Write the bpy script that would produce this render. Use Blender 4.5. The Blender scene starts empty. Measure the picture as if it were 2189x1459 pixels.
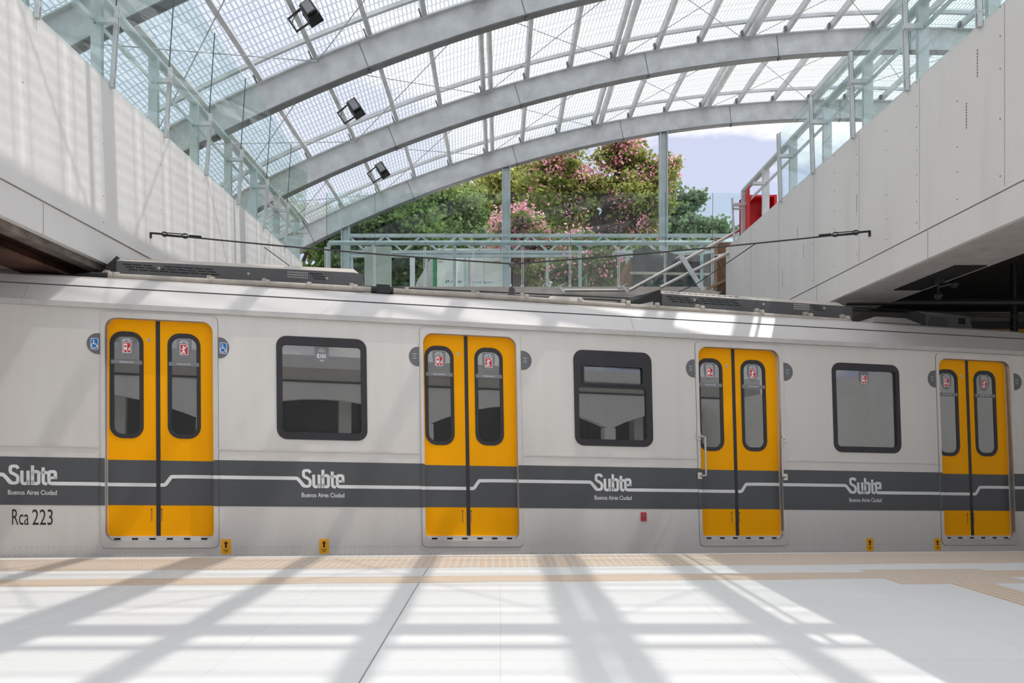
import bpy, bmesh, math, random
from mathutils import Vector, Matrix, noise
from mathutils.geometry import tessellate_polygon

random.seed(7)
R = math.radians
SC = bpy.context.scene
COL = SC.collection

# ------------------------------------------------------------------ camera
F, PPX, PPY, EYE = 1500.0, 1070.0, 955.0, 1.0        # focal length and principal point for a 2189 x 1459 frame
W_, H_ = 2189.0, 1459.0
cd = bpy.data.cameras.new('camera')
cam = bpy.data.objects.new('camera', cd); COL.objects.link(cam)
cam.location = (0, 0, EYE); cam.rotation_euler = (R(90), 0, 0)
cd.sensor_width = 36.0; cd.lens = 36.0 * F / W_
cd.shift_x = (W_ / 2 - PPX) / W_
cd.shift_y = (PPY - H_ / 2) / W_
cd.clip_end = 500
SC.camera = cam

# ------------------------------------------------------------------ light
SC.view_settings.view_transform = 'Standard'
SC.view_settings.look = 'None'
SC.view_settings.exposure = 0.22
SC.view_settings.gamma = 1.0
SC.view_settings.use_curve_mapping = False

sd = bpy.data.lights.new('sun', 'SUN'); sd.energy = 3.85; sd.angle = R(0.42); sd.color = (1.0, 0.94, 0.86)
sun = bpy.data.objects.new('sun', sd); COL.objects.link(sun)
SUN_DIR = Vector((-0.504, 0.058, -1.0)).normalized()
sun.rotation_euler = SUN_DIR.to_track_quat('-Z', 'Y').to_euler()
sun.location = (10, -4, 30)

world = bpy.data.worlds.new('world'); SC.world = world; world.use_nodes = True
wn = world.node_tree.nodes; wl = world.node_tree.links; wn.clear()
def wnode(t, **k):
    n = wn.new(t)
    for a, b in k.items(): setattr(n, a, b)
    return n
wo = wnode('ShaderNodeOutputWorld'); wb = wnode('ShaderNodeBackground')
tc = wnode('ShaderNodeTexCoord'); mp = wnode('ShaderNodeMapping'); nz = wnode('ShaderNodeTexNoise')
mp.inputs['Scale'].default_value = (1.0, 1.0, 2.1); mp.inputs['Location'].default_value = (0.43, 0.2, 0.3)
nz.inputs['Scale'].default_value = 2.6; nz.inputs['Detail'].default_value = 7; nz.inputs['Roughness'].default_value = 0.55
cr = wnode('ShaderNodeValToRGB'); cr.color_ramp.elements[0].position = 0.47; cr.color_ramp.elements[1].position = 0.58
sep = wnode('ShaderNodeSeparateXYZ'); gr = wnode('ShaderNodeValToRGB')
gr.color_ramp.elements[0].position = 0.0; gr.color_ramp.elements[0].color = (0.59, 0.645, 0.87, 1)
gr.color_ramp.elements[1].position = 0.8; gr.color_ramp.elements[1].color = (0.53, 0.555, 0.66, 1)
mx = wnode('ShaderNodeMix', data_type='RGBA'); mx.inputs[7].default_value = (1.30, 1.28, 1.24, 1)
wl.new(tc.outputs['Generated'], mp.inputs['Vector']); wl.new(mp.outputs[0], nz.inputs['Vector'])
wl.new(nz.outputs['Fac'], cr.inputs[0]); wl.new(cr.outputs[0], mx.inputs[0])
wl.new(tc.outputs['Generated'], sep.inputs[0]); wl.new(sep.outputs['Z'], gr.inputs[0]); wl.new(gr.outputs[0], mx.inputs[6])
wl.new(mx.outputs[2], wb.inputs['Color'])
hi = wnode('ShaderNodeMapRange', interpolation_type='SMOOTHSTEP')          # sky above the visible part is brightened as added fill light
for k_, v_ in ((1, 0.55), (2, 0.85), (3, 1.0), (4, 2.3)): hi.inputs[k_].default_value = v_
wl.new(sep.outputs['Z'], hi.inputs[0]); wl.new(hi.outputs[0], wb.inputs['Strength'])
wl.new(wb.outputs[0], wo.inputs['Surface'])

# ------------------------------------------------------------------ material helpers
class NT:
    def __init__(s, name):
        s.m = bpy.data.materials.new(name); s.m.use_nodes = True
        s.t = s.m.node_tree; s.t.nodes.clear()
        s.out = s.t.nodes.new('ShaderNodeOutputMaterial')
    def n(s, typ, ins=None, **props):
        n = s.t.nodes.new(typ)
        for a, b in props.items(): setattr(n, a, b)
        for k, v in (ins or {}).items():
            sock = n.inputs[k]
            if hasattr(v, 'is_output'): s.t.links.new(v, sock)
            else: sock.default_value = v
        return n
    def math(s, op, a, b=0.0, c=0.0):
        n = s.n('ShaderNodeMath', {0: a, 1: b, 2: c}, operation=op); return n.outputs[0]
    def mixc(s, f, a, b):
        n = s.n('ShaderNodeMix', {0: f, 6: a, 7: b}, data_type='RGBA'); return n.outputs[2]
    def ramp(s, f, p0, p1, c0=(0, 0, 0, 1), c1=(1, 1, 1, 1)):
        n = s.n('ShaderNodeValToRGB', {0: f}); e = n.color_ramp.elements
        e[0].position = p0; e[0].color = c0; e[1].position = p1; e[1].color = c1
        return n.outputs[0]
    def noise(s, scale, detail=4, vec=None, sc=None, rough=0.55):
        if vec is None: vec = s.n('ShaderNodeTexCoord').outputs['Object']
        if sc: vec = s.n('ShaderNodeMapping', {'Vector': vec, 'Scale': sc}).outputs[0]
        return s.n('ShaderNodeTexNoise', {'Vector': vec, 'Scale': scale, 'Detail': detail, 'Roughness': rough}).outputs['Fac']
    def end(s, sh):
        s.t.links.new(sh, s.out.inputs['Surface']); return s.m

def c4(c): return (c[0], c[1], c[2], 1)
def plain(name, col, rough=0.5, metal=0.0, var=0.12, scale=6.0, sc=None, spec=0.5, bump=0.0, coat=0.0):
    t = NT(name)
    f = t.noise(scale, 5, sc=sc)
    f = t.ramp(f, 0.3, 0.7)
    lo = tuple(x * (1 - var) for x in col); hi = tuple(min(1, x * (1 + var)) for x in col)
    c = t.mixc(f, c4(lo), c4(hi))
    ins = {'Base Color': c, 'Roughness': rough, 'Metallic': metal, 'Specular IOR Level': spec, 'Coat Weight': coat}
    p = t.n('ShaderNodeBsdfPrincipled', ins)
    if bump:
        b = t.n('ShaderNodeBump', {'Strength': bump, 'Distance': 0.02, 'Height': t.noise(scale * 4, 6)})
        t.t.links.new(b.outputs[0], p.inputs['Normal'])
    return t.end(p.outputs[0])

def m_concrete(name, base, dirt, amt=0.5, scale=1.1):
    t = NT(name)
    a = t.ramp(t.noise(scale, 8, rough=0.65), 0.42, 0.75)
    b = t.ramp(t.noise(scale * 2.2, 6, sc=(1, 1, 0.16)), 0.52, 0.8)
    k = t.math('MULTIPLY', t.math('MAXIMUM', t.math('MULTIPLY', a, 0.5), b), amt)
    c = t.mixc(k, c4(base), c4(dirt))
    fine = t.noise(60, 3)
    c = t.mixc(t.math('MULTIPLY', fine, 0.12), c, (0.25, 0.24, 0.23, 1))
    bp = t.n('ShaderNodeBump', {'Strength': 0.12, 'Distance': 0.01, 'Height': t.noise(25, 6)})
    p = t.n('ShaderNodeBsdfPrincipled', {'Base Color': c, 'Roughness': 0.85, 'Specular IOR Level': 0.25, 'Normal': bp.outputs[0]})
    return t.end(p.outputs[0])

def m_glass(name, tint, refl=1.0, rough=0.0, opaque=0.0, dcol=(0.1, 0.1, 0.1)):
    t = NT(name)
    fr = t.n('ShaderNodeFresnel', {'IOR': 1.5}).outputs[0]
    fr = t.math('MINIMUM', t.math('MULTIPLY', fr, refl), 1.0)
    front = t.math('SUBTRACT', 1.0, t.n('ShaderNodeNewGeometry').outputs['Backfacing'])
    fr = t.math('MULTIPLY', fr, front)                               # one mirror image, from the outer face of the pane
    tr = t.n('ShaderNodeBsdfTransparent', {'Color': c4(tint)})
    base = tr.outputs[0]
    if opaque:
        df = t.n('ShaderNodeBsdfDiffuse', {'Color': c4(dcol)})
        base = t.n('ShaderNodeMixShader', {0: opaque, 1: base, 2: df.outputs[0]}).outputs[0]
    gl = t.n('ShaderNodeBsdfGlossy', {'Color': (1, 1, 1, 1), 'Roughness': rough})
    return t.end(t.n('ShaderNodeMixShader', {0: fr, 1: base, 2: gl.outputs[0]}).outputs[0])

def m_roof():
    t = NT('ribbed_translucent_sheet')
    uv = t.n('ShaderNodeUVMap').outputs[0]
    s = t.n('ShaderNodeSeparateXYZ', {0: uv})
    u, v = s.outputs[0], s.outputs[1]
    def tri(x, per): return t.math('PINGPONG', x, per / 2)        # 0..per/2
    row_i = t.math('FLOOR', t.math('DIVIDE', v, 0.22))
    us = t.math('ADD', u, t.math('MULTIPLY', row_i, 0.013))
    rib = t.math('GREATER_THAN', tri(us, 0.092), 0.015)             # clear slots between the ribs
    row = t.math('GREATER_THAN', tri(v, 0.22), 0.016)
    slot = t.math('MULTIPLY', rib, row)
    gap = t.math('LESS_THAN', tri(v, 0.33), 0.022)
    tfac = t.math('ADD', t.math('MULTIPLY', slot, 0.34), 0.20)
    tfac = t.math('ADD', tfac, t.math('MULTIPLY', gap, 0.22))
    mixn = t.noise(1.5, 3)
    wcol = t.mixc(slot, (0.24, 0.27, 0.285, 1), t.mixc(mixn, (0.56, 0.59, 0.60, 1), (0.68, 0.70, 0.71, 1)))
    tl = t.n('ShaderNodeBsdfTranslucent', {'Color': wcol})
    df = t.n('ShaderNodeBsdfDiffuse', {'Color': wcol})
    wh = t.n('ShaderNodeMixShader', {0: 0.3, 1: tl.outputs[0], 2: df.outputs[0]})
    tr = t.n('ShaderNodeBsdfTransparent', {'Color': (0.93, 0.96, 0.99, 1)})
    return t.end(t.n('ShaderNodeMixShader', {0: tfac, 1: wh.outputs[0], 2: tr.outputs[0]}).outputs[0])

def m_floor():
    t = NT('pale_platform_paving')
    oc = t.n('ShaderNodeTexCoord').outputs['Object']
    br = t.n('ShaderNodeTexBrick', {'Vector': oc, 'Color1': (0.73, 0.725, 0.705, 1), 'Color2': (0.755, 0.75, 0.73, 1), 'Mortar': (0.60, 0.60, 0.595, 1),
             'Scale': 1.0, 'Mortar Size': 0.0022, 'Mortar Smooth': 0.3, 'Brick Width': 1.3, 'Row Height': 0.66}, offset=0.0)
    d = t.ramp(t.noise(0.9, 9, rough=0.7), 0.45, 0.8)
    c = t.mixc(t.math('MULTIPLY', d, 0.35), br.outputs[0], (0.62, 0.625, 0.63, 1))
    sp = t.ramp(t.noise(38, 2), 0.70, 0.78)
    c = t.mixc(t.math('MULTIPLY', sp, 0.15), c, (0.3, 0.3, 0.3, 1))
    p = t.n('ShaderNodeBsdfPrincipled', {'Base Color': c, 'Roughness': 0.55, 'Specular IOR Level': 0.35})
    return t.end(p.outputs[0])

def m_tactile(name, pitch, radius, bars=False):
    t = NT(name)
    oc = t.n('ShaderNodeTexCoord').outputs['Object']
    s = t.n('ShaderNodeSeparateXYZ', {0: oc})
    x = t.math('SUBTRACT', t.math('PINGPONG', s.outputs[0], pitch), pitch / 2)
    y = t.math('SUBTRACT', t.math('PINGPONG', s.outputs[1], pitch), pitch / 2)
    if bars: dist = t.math('ABSOLUTE', y)
    else: dist = t.math('SQRT', t.math('ADD', t.math('MULTIPLY', x, x), t.math('MULTIPLY', y, y)))
    f = t.n('ShaderNodeMapRange', {0: dist, 1: radius * 0.75, 2: radius * 1.2, 3: 1.0, 4: 0.0}).outputs[0]
    wear = t.noise(2.2, 6)
    base = t.mixc(wear, (0.60, 0.56, 0.52, 1), (0.64, 0.62, 0.595, 1))
    top = t.mixc(wear, (0.72, 0.48, 0.28, 1), (0.64, 0.45, 0.29, 1))
    c = t.mixc(f, base, top)
    b = t.n('ShaderNodeBump', {'Strength': 0.6, 'Distance': 0.006, 'Height': f})
    p = t.n('ShaderNodeBsdfPrincipled', {'Base Color': c, 'Roughness': 0.6, 'Specular IOR Level': 0.3, 'Normal': b.outputs[0]})
    return t.end(p.outputs[0])

def m_leaf(name, a, b, scale=1.3):
    t = NT(name)
    f = t.ramp(t.noise(scale, 5), 0.3, 0.7)
    c = t.mixc(f, c4(a), c4(b))
    d = t.n('ShaderNodeBsdfDiffuse', {'Color': c})
    tr = t.n('ShaderNodeBsdfTranslucent', {'Color': c})
    return t.end(t.n('ShaderNodeMixShader', {0: 0.35, 1: d.outputs[0], 2: tr.outputs[0]}).outputs[0])

def m_train():
    t = NT('brushed_silver_side')
    a = t.ramp(t.noise(1.2, 6, sc=(6, 6, 0.25)), 0.35, 0.75)
    b = t.ramp(t.noise(0.7, 8, rough=0.7), 0.45, 0.8)
    k = t.math('MULTIPLY', t.math('ADD', a, b), 0.35)
    c = t.mixc(k, (0.69, 0.665, 0.63, 1), (0.60, 0.555, 0.505, 1))
    p = t.n('ShaderNodeBsdfPrincipled', {'Base Color': c, 'Roughness': 0.42, 'Metallic': 0.15, 'Specular IOR Level': 0.4})
    return t.end(p.outputs[0])

M = dict(
    floor=m_floor(), dots=m_tactile('tactile_dome_paving', 0.062, 0.024), bars=m_tactile('tactile_bar_paving', 0.062, 0.017, True),
    seam=plain('dark_seam', (0.26, 0.26, 0.27), 0.9),
    wall=m_concrete('white_render', (0.82, 0.80, 0.775), (0.64, 0.61, 0.58), 0.55),
    wall_r=m_concrete('grey_render', (0.80, 0.77, 0.735), (0.64, 0.61, 0.58), 0.6),
    beam=m_concrete('raw_concrete', (0.50, 0.47, 0.43), (0.33, 0.30, 0.27), 0.9, 2.0),
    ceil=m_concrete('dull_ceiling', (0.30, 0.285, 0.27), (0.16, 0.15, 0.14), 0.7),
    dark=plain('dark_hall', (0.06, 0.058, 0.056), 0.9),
    soffit=plain('soffit_panel', (0.48, 0.45, 0.43), 0.8),
    joint=plain('panel_joint', (0.36, 0.33, 0.31), 0.9), dot=plain('screw_head', (0.12, 0.11, 0.10), 0.8),
    steel=plain('galvanised_steel', (0.60, 0.615, 0.62), 0.45, 0.1, 0.14, 3.0),
    steel_d=plain('shade_dark_steel', (0.17, 0.175, 0.18), 0.5, 0.3, 0.15, 4.0),  # dark steel: the shade under the arch flanges is put into this colour
    steel_l=plain('pale_steel', (0.60, 0.625, 0.63), 0.45, 0.15, 0.1, 4.0),
    steel_v=plain('blue_grey_steel', (0.46, 0.515, 0.53), 0.5, 0.1, 0.12, 3.0),
    rod=plain('brace_rod', (0.42, 0.43, 0.44), 0.5, 0.3),
    roof=m_roof(), glass=m_glass('clear_green_glass', (0.90, 0.962, 0.95), 1.05), edge=plain('glass_edge', (0.07, 0.11, 0.10), 0.2),
    silver=m_train(), silver_l=plain('silver_roof_panel', (0.64, 0.61, 0.59), 0.45, 0.1, 0.05, 2.0),
    silver_f=plain('silver_frame', (0.64, 0.61, 0.58), 0.38, 0.25, 0.06, 4.0),
    gutter=plain('gutter_silver', (0.52, 0.505, 0.48), 0.5, 0.1, 0.06), groove=plain('groove', (0.10, 0.095, 0.09), 0.8),
    roof_t=plain('roof_grey', (0.50, 0.47, 0.44), 0.7, 0, 0.15, 2),
    yellow=plain('yellow_paint', (1.0, 0.415, 0.0), 0.42, 0, 0.015, 2, spec=0.1),
    stripe=plain('charcoal_livery', (0.082, 0.086, 0.092), 0.35, 0, 0.06, 1.5, spec=0.4),
    white=plain('white_livery', (0.74, 0.745, 0.735), 0.4, 0, 0.03), 
    rubber=plain('black_rubber', (0.022, 0.02, 0.024), 0.45, 0, 0.1),
    tglass=m_glass('tinted_train_glass', (0.46, 0.49, 0.47), 4.5, 0.0, 0.16, (0.22, 0.23, 0.22)),
    plate=plain('grey_sticker', (0.135, 0.138, 0.145), 0.45, 0, 0.04), plate_l=plain('light_grey_sticker', (0.21, 0.215, 0.225), 0.45, 0, 0.04),
    blue=plain('blue_sticker', (0.0, 0.15, 0.46), 0.45, 0, 0.03), red=plain('red_sticker', (0.60, 0.022, 0.03), 0.45, 0, 0.05),
    wht=plain('white_print', (0.85, 0.85, 0.85), 0.5, 0, 0.02), blk=plain('black_print', (0.018, 0.014, 0.018), 0.5, 0, 0.05),
    ystk=plain('yellow_sticker', (0.92, 0.42, 0.005), 0.45, 0, 0.03),
    ac=plain('grey_roof_unit', (0.095, 0.093, 0.098), 0.6, 0, 0.12, 3), ac_t=plain('dusty_top', (0.52, 0.47, 0.42), 0.8, 0, 0.12, 4),
    vent=plain('vent_slot', (0.008, 0.008, 0.008), 0.9), conduit=plain('dusty_conduit', (0.42, 0.38, 0.33), 0.75, 0, 0.15, 8),
    inner=plain('train_interior', (0.40, 0.41, 0.40), 0.6, 0, 0.05), chrome=plain('handle_metal', (0.62, 0.59, 0.54), 0.3, 0.7, 0.05),
    red_p=plain('red_paint', (0.62, 0.006, 0.012), 0.45, 0, 0.1), red_d=plain('red_paint_inside', (0.50, 0.006, 0.012), 0.6, 0, 0.1),
    brass=plain('brass', (0.45, 0.32, 0.12), 0.4, 0.6), black=plain('black_metal', (0.018, 0.018, 0.019), 0.45, 0.2),
    wire=plain('wire_black', (0.035, 0.033, 0.032), 0.6), rust=plain('rusty_steel', (0.075, 0.030, 0.018), 0.9, 0, 0.75, 2.5, (1, 1, 2)),
    mud=plain('grimy_ledge', (0.20, 0.17, 0.145), 0.95, 0, 0.5, 5),
    wood=plain('weathered_timber', (0.33, 0.235, 0.15), 0.85, 0, 0.25, 4, (1, 1, 0.15)), ply=plain('brown_plywood', (0.20, 0.115, 0.065), 0.85, 0, 0.3, 3),
    plank=plain('pale_plank', (0.42, 0.38, 0.33), 0.85, 0, 0.2, 4), tarp=plain('black_plastic', (0.022, 0.025, 0.028), 0.28, 0, 0.25, 2, bump=0.6, spec=0.7),
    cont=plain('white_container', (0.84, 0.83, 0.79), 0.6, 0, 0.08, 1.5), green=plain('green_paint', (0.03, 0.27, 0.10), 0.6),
    cblue=plain('blue_print', (0.03, 0.14, 0.30), 0.6), rustm=plain('rust_mark', (0.30, 0.19, 0.12), 0.9),
    panel=plain('grey_green_board', (0.47, 0.475, 0.43), 0.8, 0, 0.06, 2), teal=plain('teal_panel', (0.16, 0.45, 0.46), 0.5), bwhite=plain('white_building', (0.66, 0.67, 0.68), 0.8),
    bwin=plain('building_window', (0.10, 0.14, 0.17), 0.3), ground=plain('street_ground', (0.42, 0.41, 0.38), 0.95, 0, 0.2, 0.6),
    bark=plain('dark_bark', (0.065, 0.048, 0.038), 0.95, 0, 0.35, 6), 
    leaf_d=m_leaf('dark_green_leaf', (0.07, 0.125, 0.04), (0.20, 0.29, 0.10)), leaf_m=m_leaf('mid_green_leaf', (0.13, 0.21, 0.07), (0.34, 0.42, 0.17)),
    leaf_y=m_leaf('yellow_green_leaf', (0.26, 0.29, 0.075), (0.58, 0.57, 0.23)), leaf_o=m_leaf('olive_leaf', (0.12, 0.175, 0.045), (0.43, 0.46, 0.15)),
    leaf_f=m_leaf('feathery_leaf', (0.10, 0.17, 0.085), (0.26, 0.36, 0.20)), pink=m_leaf('pink_blossom', (0.78, 0.25, 0.38), (0.92, 0.55, 0.61)),
    track=plain('track_bed', (0.10, 0.095, 0.09), 0.95, 0, 0.3, 5), seat=plain('blue_grey_seat', (0.10, 0.12, 0.15), 0.6), lightgrey=plain('light_grey_board', (0.5, 0.49, 0.47), 0.7),
    oyellow=plain('ochre_train', (0.55, 0.24, 0.01), 0.5), brick=plain('brick_red', (0.25, 0.12, 0.08), 0.9, 0, 0.3, 3),
)

# ------------------------------------------------------------------ mesh helpers
WLOC = {}
class MB:
    def __init__(s): s.v = []; s.f = []; s.mi = []; s.uv = {}
    def add(s, vs, fs, mi=0):
        o = len(s.v); s.v += [Vector(p) for p in vs]
        for f in fs: s.f.append([i + o for i in f]); s.mi.append(mi)
        return s
    def hexa(s, p, mi=0):        # 8 points: bottom 4, top 4
        return s.add(p, [(0, 3, 2, 1), (4, 5, 6, 7), (0, 1, 5, 4), (1, 2, 6, 5), (2, 3, 7, 6), (3, 0, 4, 7)], mi)
    def box(s, x0, x1, y0, y1, z0, z1, mi=0, fn=None):
        p = [(x0, y0, z0), (x1, y0, z0), (x1, y1, z0), (x0, y1, z0), (x0, y0, z1), (x1, y0, z1), (x1, y1, z1), (x0, y1, z1)]
        if fn: p = [fn(*q) for q in p]
        return s.hexa(p, mi)
    def bar(s, a, b, w, h, up=(0, 0, 1), mi=0):
        a = Vector(a); b = Vector(b); d = (b - a).normalized(); up = Vector(up)
        x = d.cross(up); x = x.normalized() if x.length > 1e-6 else Vector((1, 0, 0))
        z = x.cross(d).normalized(); x *= w / 2; z *= h / 2
        return s.hexa([a - x - z, a + x - z, b + x - z, b - x - z, a - x + z, a + x + z, b + x + z, b - x + z], mi)
    def tube(s, pts, r, n=8, mi=0, cap=True):
        pts = [Vector(p) for p in pts]; rs = r if isinstance(r, (list, tuple)) else [r] * len(pts)
        rings = []; prev = None
        for i, p in enumerate(pts):
            d = (pts[min(i + 1, len(pts) - 1)] - pts[max(i - 1, 0)]).normalized()
            if prev is None:
                x = d.orthogonal().normalized()
            else:
                x = prev - d * prev.dot(d); x = x.normalized() if x.length > 1e-6 else d.orthogonal().normalized()
            prev = x; y = d.cross(x)
            rings.append([p + (x * math.cos(k * 2 * math.pi / n) + y * math.sin(k * 2 * math.pi / n)) * rs[i] for k in range(n)])
        vs = [q for rg in rings for q in rg]; fs = []
        for i in range(len(pts) - 1):
            for k in range(n):
                k2 = (k + 1) % n
                fs.append((i * n + k, i * n + k2, (i + 1) * n + k2, (i + 1) * n + k))
        if cap: fs += [tuple(reversed(range(n))), tuple((len(pts) - 1) * n + k for k in range(n))]
        return s.add(vs, fs, mi)
    def loft(s, secs, mi=0, cap=True, closed=True):       # list of equal-length point rings
        n = len(secs[0]); vs = [p for sct in secs for p in sct]; fs = []
        for i in range(len(secs) - 1):
            for k in range(n if closed else n - 1):
                k2 = (k + 1) % n
                fs.append((i * n + k, i * n + k2, (i + 1) * n + k2, (i + 1) * n + k))
        if cap: fs += [tuple(reversed(range(n))), tuple((len(secs) - 1) * n + k for k in range(n))]
        return s.add(vs, fs, mi)
    def plate(s, outer, w0, w1, fn, holes=(), mi=0):      # flat 2D outline with holes, thick from w0 to w1
        loops = [list(outer)] + [list(h) for h in holes]
        tris = tessellate_polygon([[Vector((p[0], p[1], 0)) for p in l] for l in loops])
        flat = [p for l in loops for p in l]; n = len(flat)
        vs = [fn(p[0], p[1], w1) for p in flat]; fs = [tuple(t) for t in tris]
        if w0 is not None and w0 != w1:
            vs += [fn(p[0], p[1], w0) for p in flat]
            fs += [tuple(i + n for i in reversed(t)) for t in tris]
            o = 0
            for l in loops:
                m = len(l)
                for k in range(m):
                    a, b = o + k, o + (k + 1) % m
                    fs.append((a, b, b + n, a + n))
                o += m
        return s.add(vs, fs, mi)
    def flat(s, vs2, fs, w, fn, mi=0):
        return s.add([fn(p[0], p[1], w) for p in vs2], fs, mi)
    def ball(s, c, r, mi=0, n=8, sq=(1, 1, 1)):
        c = Vector(c); secs = []
        for i in range(1, n):
            a = math.pi * i / n
            secs.append([c + Vector((math.sin(a) * math.cos(2 * math.pi * k / n) * sq[0], math.sin(a) * math.sin(2 * math.pi * k / n) * sq[1], math.cos(a) * sq[2])) * r for k in range(n)])
        return s.loft(secs, mi)
    def build(s, name, mats, parent=None, origin=None, smooth=False, uv=None, fix=True):
        org = WLOC[parent.name] if parent is not None else Vector(origin if origin is not None else (0, 0, 0))
        me = bpy.data.meshes.new(name)
        me.from_pydata([tuple(p - org) for p in s.v], [], s.f)
        for mt in (mats if isinstance(mats, (list, tuple)) else [mats]): me.materials.append(M[mt])
        me.polygons.foreach_set('material_index', s.mi)
        if uv:
            l = me.uv_layers.new(name='UVMap')
            for lp in me.loops: l.data[lp.index].uv = uv[lp.vertex_index]
        if fix:
            bm = bmesh.new(); bm.from_mesh(me); bmesh.ops.recalc_face_normals(bm, faces=bm.faces); bm.to_mesh(me); bm.free()
        if smooth:
            me.polygons.foreach_set('use_smooth', [True] * len(me.polygons))
            try: me.set_sharp_from_angle(angle=R(40))
            except Exception: pass
        o = bpy.data.objects.new(name, me); COL.objects.link(o)
        if parent is not None: o.parent = parent
        else: o.location = org
        WLOC[o.name] = org
        return o

def empty(name, loc):
    o = bpy.data.objects.new(name, None); COL.objects.link(o); o.location = loc; o.empty_display_size = 0.1
    WLOC[o.name] = Vector(loc); return o
def tag(o, label, cat, group=None, kind=None):
    o['label'] = label; o['category'] = cat
    if group: o['group'] = group
    if kind: o['kind'] = kind
    return o
def struct(o, label=None):
    o['kind'] = 'structure'
    if label: o['label'] = label; 
    return o
def lab(o, l): o['label'] = l; return o
ORD = ['first', 'second', 'third', 'fourth', 'fifth', 'sixth', 'seventh', 'eighth', 'ninth', 'tenth', 'eleventh', 'twelfth',
       'thirteenth', 'fourteenth', 'fifteenth', 'sixteenth', 'seventeenth', 'eighteenth', 'nineteenth', 'twentieth',
       'twenty-first', 'twenty-second', 'twenty-third', 'twenty-fourth', 'twenty-fifth', 'twenty-sixth']
ident = lambda x, y, z: Vector((x, y, z))
def at(px, py, Y): return Vector(((px - PPX) * Y / F, Y, EYE + (PPY - py) * Y / F))
def rrect(x0, y0, x1, y1, r, n=6):
    pts = []
    for cx, cy, a in ((x1 - r, y1 - r, 0), (x0 + r, y1 - r, 90), (x0 + r, y0 + r, 180), (x1 - r, y0 + r, 270)):
        for k in range(n + 1):
            t = R(a + 90 * k / n); pts.append((cx + r * math.cos(t), cy + r * math.sin(t)))
    return pts
def circ(cx, cy, r, n=16): return [(cx + r * math.cos(2 * math.pi * k / n), cy + r * math.sin(2 * math.pi * k / n)) for k in range(n)]
def smooth_path(p, it=2):
    for _ in range(it):
        q = [p[0]]
        for a, b in zip(p[:-1], p[1:]):
            q += [(a[0] * .75 + b[0] * .25, a[1] * .75 + b[1] * .25), (a[0] * .25 + b[0] * .75, a[1] * .25 + b[1] * .75)]
        q.append(p[-1]); p = q
    return p
def stroke(mb, pts, w, d, fn, mi=0):      # flat ribbon of width w
    n = len(pts); L = []; Rr = []
    for i in range(n):
        a = Vector(pts[max(i - 1, 0)]); b = Vector(pts[i]); c = Vector(pts[min(i + 1, n - 1)])
        d1 = (b - a) if i > 0 else (c - b); d2 = (c - b) if i < n - 1 else (b - a)
        d1.normalize(); d2.normalize(); n1 = Vector((-d1.y, d1.x)); n2 = Vector((-d2.y, d2.x))
        m = (n1 + n2); m = m.normalized() if m.length > 1e-6 else n1
        k = w / 2 / max(0.5, m.dot(n1)); L.append(b + m * k); Rr.append(b - m * k)
    vs = [fn(p[0], p[1], d) for p in L] + [fn(p[0], p[1], d) for p in Rr]
    mb.add(vs, [(i, i + 1, n + i + 1, n + i) for i in range(n - 1)], mi)

_tc = {}
def text2d(s, bold=0.0):
    k = (s, bold)
    if k not in _tc:
        c = bpy.data.curves.new('t', 'FONT'); c.body = s; c.size = 1.0; c.offset = bold; c.resolution_u = 4
        o = bpy.data.objects.new('t', c); COL.objects.link(o)
        dg = bpy.context.evaluated_depsgraph_get(); me = o.evaluated_get(dg).to_mesh()
        v = [(p.co.x, p.co.y) for p in me.vertices]; f = [tuple(p.vertices) for p in me.polygons]
        o.evaluated_get(dg).to_mesh_clear(); bpy.data.objects.remove(o); bpy.data.curves.remove(c)
        x0 = min(p[0] for p in v); x1 = max(p[0] for p in v); y0 = min(p[1] for p in v); y1 = max(p[1] for p in v)
        _tc[k] = ([((p[0] - x0) / (x1 - x0), (p[1] - y0) / (y1 - y0)) for p in v], f)
    return _tc[k]
def text(mb, s, x0, y0, x1, y1, d, fn, mi=0, bold=0.0):
    v, f = text2d(s, bold)
    mb.flat([(x0 + p[0] * (x1 - x0), y0 + p[1] * (y1 - y0)) for p in v], f, d, fn, mi)

# ------------------------------------------------------------------ dimensions of the hall
XL, XR = -4.095, 4.32          # side walls of the opening
ZT, ZJ, ZB = 4.815, 3.21, 2.91 # wall top, joint, underside
YO = 2.0                       # the opening is widened behind the viewer, unseen, to let in more light
YN, YE = -11.0, 14.84           # near and far end
ZS = 4.45                      # street level
Z3 = 22.3; SCL = Z3 / 1500.0
ARC_X, ARC_Z, ARC_R = 720 * SCL, EYE - 1802 * SCL, 2500 * SCL
BAY = 3.82
ARCH_Y = [Z3 - BAY * i for i in range(8)]

# ------------------------------------------------------------------ floor and platform
EDGE = lambda x: 6.53 + 0.044 * x
mb = MB()
mb.hexa([(-16, YN - 3, -1.25), (16, YN - 3, -1.25), (16, EDGE(16), -1.25), (-16, EDGE(-16), -1.25),
         (-16, YN - 3, 0), (16, YN - 3, 0), (16, EDGE(16), 0), (-16, EDGE(-16), 0)])
struct(mb.build('floor', 'floor'), 'pale paved platform floor in front of the train')
mb = MB(); mb.box(-16, 16, 5.6, 17.5, -1.45, -1.26)
struct(mb.build('floor_trackbed', 'track'), 'dark track bed below the platform')
def strip(name, x0, x1, a0, a1, k, mat, z=0.003, lbl=None, rot=0):
    mb = MB(); f0 = lambda x: a0 + k * x; f1 = lambda x: a1 + k * x
    mb.hexa([(x0, f0(x0), -0.01), (x1, f0(x1), -0.01), (x1, f1(x1), -0.01), (x0, f1(x0), -0.01),
             (x0, f0(x0), z), (x1, f0(x1), z), (x1, f1(x1), z), (x0, f1(x0), z)])
    return struct(mb.build(name, mat), lbl)
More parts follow.
